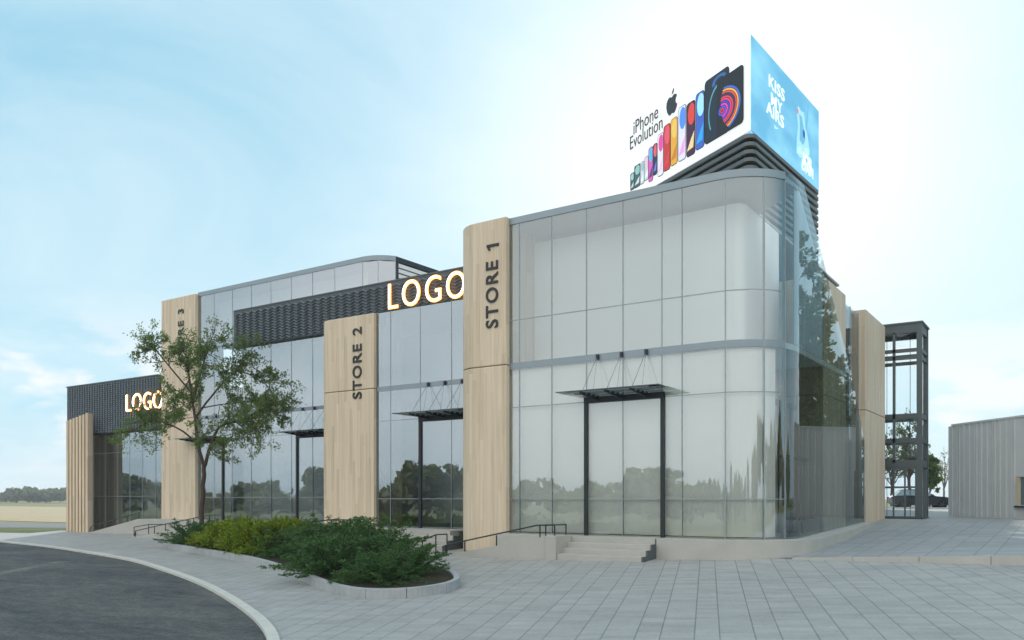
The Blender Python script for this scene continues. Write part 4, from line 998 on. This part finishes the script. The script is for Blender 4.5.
# shrubs
def shrub_mesh(seed,rad,h,kind):
    r=random.Random(seed); tb=MB(); lb=MB()
    nb=84 if kind=='j' else 80
    for i in range(nb):
        a=r.uniform(0,2*math.pi); el=r.uniform(.08,1.45) if kind=='j' else r.uniform(.15,1.5)
        Lb=(rad*math.cos(el)**.8+h*math.sin(el)*.95)*r.uniform(.72,1.08) if kind=='j' else math.hypot(rad*math.cos(el),h*math.sin(el))*r.uniform(.85,1.03)
        d=Vector((math.cos(a)*math.cos(el),math.sin(a)*math.cos(el),math.sin(el)*1.15)).normalized()
        n=7; p=Vector((math.cos(a)*.1,math.sin(a)*.1,.02)); pts=[p.copy()]
        dn=d.copy()
        for k in range(n):
            dn=(dn+rv(r,.07)+Vector((0,0,-.05 if kind=='j' else .0))).normalized(); p=p+dn*Lb/n
            if p.z<.08:p.z=.08
            pts.append(p.copy())
        tb.tube(pts,[.014*(1-.8*k/n) for k in range(n+1)],4,cap=False)
        for k in range(2,n+1):
            q=pts[k]; dirn=(pts[k]-pts[k-1]).normalized()
            for s_ in range(3 if kind=='j' else 3):
                sd_=(dirn*.9+rv(r,.55)).normalized(); 
                if kind=='j': sd_.z=abs(sd_.z)*.6+.05
                Ls=r.uniform(.12,.26); nq=6 if kind=='j' else 6
                for j in range(nq):
                    c=q+sd_*Ls*j/nq
                    leafquad(lb,c,(sd_+rv(r,.55)),.036 if kind=='j' else .05,.095 if kind=='j' else .08,r)
                    leafquad(lb,c,(sd_+rv(r,.7)),.028 if kind=='j' else .045,.075 if kind=='j' else .07,r)
    return tb.mesh('stems',M['bark']),lb.mesh('foliage',M['juniper' if kind=='j' else 'golden'])
jm=[shrub_mesh(21+i,1.25,.98,'j') for i in range(3)]; gm=[shrub_mesh(41+i,1.05,.95,'g') for i in range(3)]
SHR=[ # u, v(base), d-scale, kind, scale, label
 ('j',(-15.3,-.75),.95,'dark green juniper at the far left tip of the bed'),
 ('j',(-13.9,-.9),.95,'dark green juniper against the young tree trunk'),
 ('g',(-12.0,-2.0),1.05,'golden green shrub next to the left junipers'),
 ('g',(-10.5,-2.3),1.2,'tallest golden green shrub in the middle of its clump'),
 ('g',(-9.0,-3.0),1.1,'golden green shrub at the kerb side of its clump'),
 ('g',(-7.6,-3.1),1.15,'golden green shrub touching the dark junipers'),
 ('g',(-8.6,-1.6),1.2,'golden green shrub at the rear under the third shopfront'),
 ('j',(-6.1,-3.3),.95,'dark juniper touching the golden shrubs'),
 ('j',(-4.3,-3.7),.95,'dark juniper at the kerb just right of the golden shrubs'),
 ('j',(-4.8,-2.9),1.1,'dark juniper at the back in front of the second pillar'),
 ('j',(-2.4,-5.2),.98,'dark juniper leaning over the kerb mid bed'),
 ('j',(-2.5,-4.0),1.1,'dark juniper reaching up before the second shop door'),
 ('j',(-.9,-6.9),1.0,'dark juniper near the nose of the bed on the road side'),
 ('j',(-.9,-5.0),1.05,'dark juniper with a long spray toward the ramp rail'),
 ('j',(1.5,-7.7),.72,'dark juniper filling the rounded nose of the bed'),
 ('j',(1.3,-6.7),.8,'rightmost dark juniper over the nose of the bed'),
]
for i,(k,(x,y),sc,lab) in enumerate(SHR):
    mm=(jm if k=='j' else gm)[i%3]
    e=empty('juniper_shrub' if k=='j' else 'golden_shrub',(x,y,G(x,y)+.1),rnd.uniform(0,6.28)); kz=rnd.uniform(.68,.78) if k=='j' else rnd.uniform(.88,.98); e.scale=(sc,sc,sc*kz)
    tag(e,lab,'shrub','dark junipers in the planting bed' if k=='j' else 'golden shrubs in the planting bed')
    link('stems',mm[0],e); link('foliage',mm[1],e)
# far woods
def wood(name,spots,m,seed,ls=1.0):
    r=random.Random(seed); mb=MB()
    for x,y,z,h,w in spots:
        n=int(90*w*h/40)+40
        for _ in range(6):
            c=Vector((x+r.gauss(0,w*.28),y+r.gauss(0,w*.28),z+h*r.uniform(.35,.75))); rr=w*r.uniform(.22,.34)
            for _ in range(n//2):
                v=rv(r).normalized()*rr*r.uniform(.6,1.05); v.z*=h/w*.9
                q=c+v
                if q.z<z: q.z=z+.1
                a=rv(r).normalized(); b_=a.cross(rv(r)).normalized(); s_=ls*r.uniform(.5,1.1)
                mb.face([q-a*s_-b_*s_*.6,q+a*s_*.3-b_*s_,q+a*s_+b_*s_*.5,q-a*s_*.4+b_*s_])
    return tag(mb.build(name,m),kind='stuff')
sp=[]
for i in range(60):
    u=-160+i*4.8+rnd.uniform(-3,3); d=rnd.uniform(400,470); p=at(u,d); hh=rnd.uniform(4.4,6.6)*(1.3 if 8<u<38 or u>55 else .9); sp.append((p.x,p.y,-.8,hh,rnd.uniform(8,12)))
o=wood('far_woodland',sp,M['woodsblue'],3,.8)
sp=[]
x=-330
while x<90:
    hh=rnd.uniform(6,9)*(1.5 if rnd.random()<.18 else 1); sp.append((x,-105+rnd.uniform(-8,8),-2.8,hh,rnd.uniform(8,13))); x+=rnd.uniform(4.5,9)
for i in range(12): sp.append((60+rnd.uniform(0,25),-60+i*9,-1.5,rnd.uniform(9,14),9))
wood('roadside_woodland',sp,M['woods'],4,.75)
# ================================================================ parked car (seen side-on, nose to the right)
def car(loc,rz,label):
    e=empty('parked_car',loc,rz); tag(e,label,'car')
    prof=[(-2.28,.45),(-2.30,.85),(-2.15,1.02),(-1.2,1.06),(-.3,1.03),(.9,1.0),(1.7,.93),(2.15,.82),(2.3,.62),(2.28,.35),(1.95,.27),(-1.95,.27)]
    ms=[(-.88,.94),(-.93,1.0),(.93,1.0),(.88,.94)]
    mb=MB(); n=len(prof)
    for y,k in ms: mb.v+=[(x*k,y,.6+(z-.6)*(k if k<1 else 1)) for x,z in prof]
    for j in range(3):
        for i in range(n):
            i2=(i+1)%n; mb.f.append((j*n+i,(j+1)*n+i,(j+1)*n+i2,j*n+i2)); mb.m.append(0)
    mb.f+=[tuple(range(n)),tuple(reversed(range(3*n,4*n)))]; mb.m+=[0,0]
    o=mb.build('body',M['carpaint'],e); bevel(o,.05,3)
    def cab(name,pr,y0,y1,m_):
        c=MB(); k=len(pr)
        c.v=[(x,-y(i),z) for i,(x,z) in enumerate(pr) for y in [lambda i:y0 if pr[i][1]<1.2 else y1]]+[(x,(y0 if z<1.2 else y1),z) for x,z in pr]
        for i in range(k):
            i2=(i+1)%k; c.f.append((i,k+i,k+i2,i2)); c.m.append(0)
        c.f+=[tuple(range(k)),tuple(reversed(range(k,2*k)))]; c.m+=[0,0]
        o=c.build(name,m_,e); bevel(o,.03,2)
    cab('windows',[(-2.05,1.0),(-1.55,1.49),(.15,1.51),(1.0,.99)],.84,.64,M['carglass'])
    cab('roof',[(-1.62,1.46),(-1.4,1.55),(0,1.57),(.22,1.47)],.66,.62,M['carpaint'])
    for x in (-1.42,1.42):
        for y in (-.86,.86):
            w=empty('wheel',(x,y,.34)); w.parent=e
            MB().tube([(0,-.1,0),(0,.1,0)],.34,22).build('tyre',M['rubber'],w)
            rm_=MB(); rm_.tube([(0,-.106,0),(0,.106,0)],.06,10)
            for k in range(5):
                a=2*math.pi*k/5; rm_.tube([(0,-.104,0),(.22*math.cos(a),-.104,.22*math.sin(a))],.03,6); rm_.tube([(0,.104,0),(.22*math.cos(a),.104,.22*math.sin(a))],.03,6)
            rm_.build('rim',M['rim'],w)
    for y in (-.66,.66):
        MB().box(2.12,2.27,y-.17,y+.17,.68,.8).build('headlight',M['lampglass'],e)
        MB().box(-2.3,-2.24,y-.17,y+.17,.8,.95).build('tail_light',flat('tail_red',(.3,.01,.01),.0),e)
    for x in (-.25,): 
        for y in (-.935,.935): MB().box(x-.12,x+.12,y-.012,y+.012,.86,.89).build('door_handle',M['rim'],e)
    MB().box(.55,.75,-1.08,-.9,1.0,1.14).build('mirror',M['carpaint'],e); MB().box(.55,.75,.9,1.08,1.0,1.14).build('mirror',M['carpaint'],e)
cp_=at(920,68); car((cp_.x,cp_.y,.9),TH+R(-12),'dark blue grey car parked beyond the lift tower')
# ================================================================ bench behind the side glass
BE=empty('bench',(7.9,5.2,.66),R(90)); tag(BE,'dark slatted bench standing inside the side glazing','bench')
for k in range(4): MB().box(-1.6,1.6,-.22+k*.115,-.13+k*.115,.42,.46).build('slat',M['benchwood'],BE)
for x in (-1.4,1.4):
    for y in (-.2,.17): MB().box(x-.03,x+.03,y-.03,y+.03,0,.42).build('leg',M['dark'],BE)
# thin summer haze over the fields
hm=bpy.data.materials.new('haze_air'); hm.use_nodes=True; hm.node_tree.nodes.clear(); hn=N(hm.node_tree)
pv=hn.n('ShaderNodeVolumePrincipled'.replace('ShaderNode','')); pv.inputs['Color'].default_value=(.86,.92,1,1); pv.inputs['Density'].default_value=.00045; pv.inputs['Anisotropy'].default_value=.2
ho=hn.n('OutputMaterial'); hn.l(pv.outputs[0],ho.inputs['Volume'])
tag(MB().box(-1850,1850,-1850,2550,-5,26).build('haze',hm),kind='stuff')
# ================================================================ camera, light, world
cam=bpy.data.cameras.new('camera'); co=bpy.data.objects.new('camera',cam); col.objects.link(co); scn.camera=co
co.location=(CX,CY,EZ); co.rotation_euler=(R(90),0,TH)
cam.sensor_fit='HORIZONTAL'; cam.sensor_width=36; cam.lens=36*841/1024; cam.shift_y=(498-320)/1024; cam.clip_start=.1; cam.clip_end=6000
SEL=R(25); az=R(4)
sdx=math.sin(az)*CO-math.cos(az)*SI; sdy=math.sin(az)*SI+math.cos(az)*CO
sun=bpy.data.lights.new('sun','SUN'); sun.energy=3.2; sun.angle=R(1.5); sun.color=(1,.93,.82); so_=bpy.data.objects.new('sun',sun); col.objects.link(so_)
sdir=Vector((sdx*math.cos(SEL),sdy*math.cos(SEL),math.sin(SEL))); so_.rotation_euler=sdir.to_track_quat('Z','Y').to_euler()
w=bpy.data.worlds.new('World'); scn.world=w; w.use_nodes=True; nt=w.node_tree; nt.nodes.clear(); n=N(nt)
sky=n.n('TexSky'); sky.sky_type='NISHITA'; sky.sun_disc=False; sky.sun_elevation=SEL; sky.sun_rotation=math.atan2(sdx,sdy); sky.dust_density=1.6; sky.air_density=1.0; sky.ozone_density=1.2
tc=n.n('TexCoord').outputs['Generated']
nz=n.n('Vector''Math',operation='NORMALIZE') ; n.l(tc,nz.inputs[0]); dirv=nz.outputs[0]
sepd=n.n('SeparateXYZ'); n.l(dirv,sepd.inputs[0])
# wispy high cloud: project the direction on a plane overhead
zc=n.math('ADD',n.math('MAXIMUM',sepd.outputs[2],0.0),.12)
cb=n.n('CombineXYZ'); n.l(n.math('DIVIDE',sepd.outputs[0],zc),cb.inputs[0]); n.l(n.math('DIVIDE',sepd.outputs[1],zc),cb.inputs[1])
wis=n.noise(n.mapping(cb.outputs[0],(.55,.9,1),(0,0,.5)),1.0,7,.6,.6)
wisp=n.ramp(wis,[(.45,0),(.66,1)])
# low cumulus near the horizon
cum=n.noise(n.mapping(dirv,(6,6,15),(0,0,0),(1.3,0.2,0)),1.0,6,.55,.1)
band=n.math('MULTIPLY',n.ramp(sepd.outputs[2],[(.02,0),(.07,1)]),n.math('SUBTRACT',1.0,n.ramp(sepd.outputs[2],[(.12,0),(.22,1)])))
cumu=n.math('MULTIPLY',n.ramp(cum,[(.49,0),(.56,1)]),band)
SKY_GAIN=1.0
vd=n.n('VectorMath',operation='DOT_PRODUCT'); n.l(dirv,vd.inputs[0]); ga=R(15); vd.inputs[1].default_value=((math.sin(ga)*CO-math.cos(ga)*SI)*math.cos(R(22)),(math.sin(ga)*SI+math.cos(ga)*CO)*math.cos(R(22)),math.sin(R(22)))
glow=n.math('POWER',n.math('MAXIMUM',vd.outputs['Value'],0.0),30.0)
hz=n.ramp(sepd.outputs[2],[(.0,(.56,.70,.76)),(.10,(.42,.65,.76)),(.45,(.22,.49,.65)),(1.0,(.2,.45,.62))])
base=n.mix(1,hz,(10,10,10,1),'MULTIPLY')
c=n.mix(.03,base,sky.outputs[0])
c=n.mix(n.math('MULTIPLY',wisp,.5),c,(6.9,7.9,8.3,1))
side=n.n('VectorMath',operation='DOT_PRODUCT'); n.l(dirv,side.inputs[0]); side.inputs[1].default_value=Vector((sdx*.9+CO*.45,sdy*.9+SI*.45,.38)).normalized()
g1=n.ramp(side.outputs['Value'],[(.84,0),(1.0,1)])
c=n.mix(n.math('MULTIPLY',g1,.5),c,(6.6,8.2,8.6,1))
c=n.mix(n.math('MULTIPLY',glow,.8),c,(10.5,10.6,10.6,1))
c=n.mix(n.math('MULTIPLY',cumu,.8),c,(8.0,8.1,8.2,1))
# broad bright cloud bank added on the camera's side, unseen, to light the shop fronts
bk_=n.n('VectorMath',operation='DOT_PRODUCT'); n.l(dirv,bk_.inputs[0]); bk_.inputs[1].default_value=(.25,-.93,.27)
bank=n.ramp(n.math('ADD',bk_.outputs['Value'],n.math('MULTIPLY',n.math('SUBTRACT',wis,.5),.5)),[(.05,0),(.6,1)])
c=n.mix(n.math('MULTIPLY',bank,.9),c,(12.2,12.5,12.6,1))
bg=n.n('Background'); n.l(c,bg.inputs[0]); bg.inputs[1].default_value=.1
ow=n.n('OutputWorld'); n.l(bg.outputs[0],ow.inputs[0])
scn.view_settings.view_transform='Standard'; scn.view_settings.look='None'; scn.view_settings.exposure=0.36; scn.view_settings.gamma=1; scn.view_settings.use_curve_mapping=False
scn.render.engine='CYCLES'
scn.cycles.max_bounces=8; scn.cycles.transparent_max_bounces=16; scn.cycles.glossy_bounces=4; scn.cycles.diffuse_bounces=3
scn.cycles.sample_clamp_indirect=6
scn.render.resolution_x=1024; scn.render.resolution_y=640
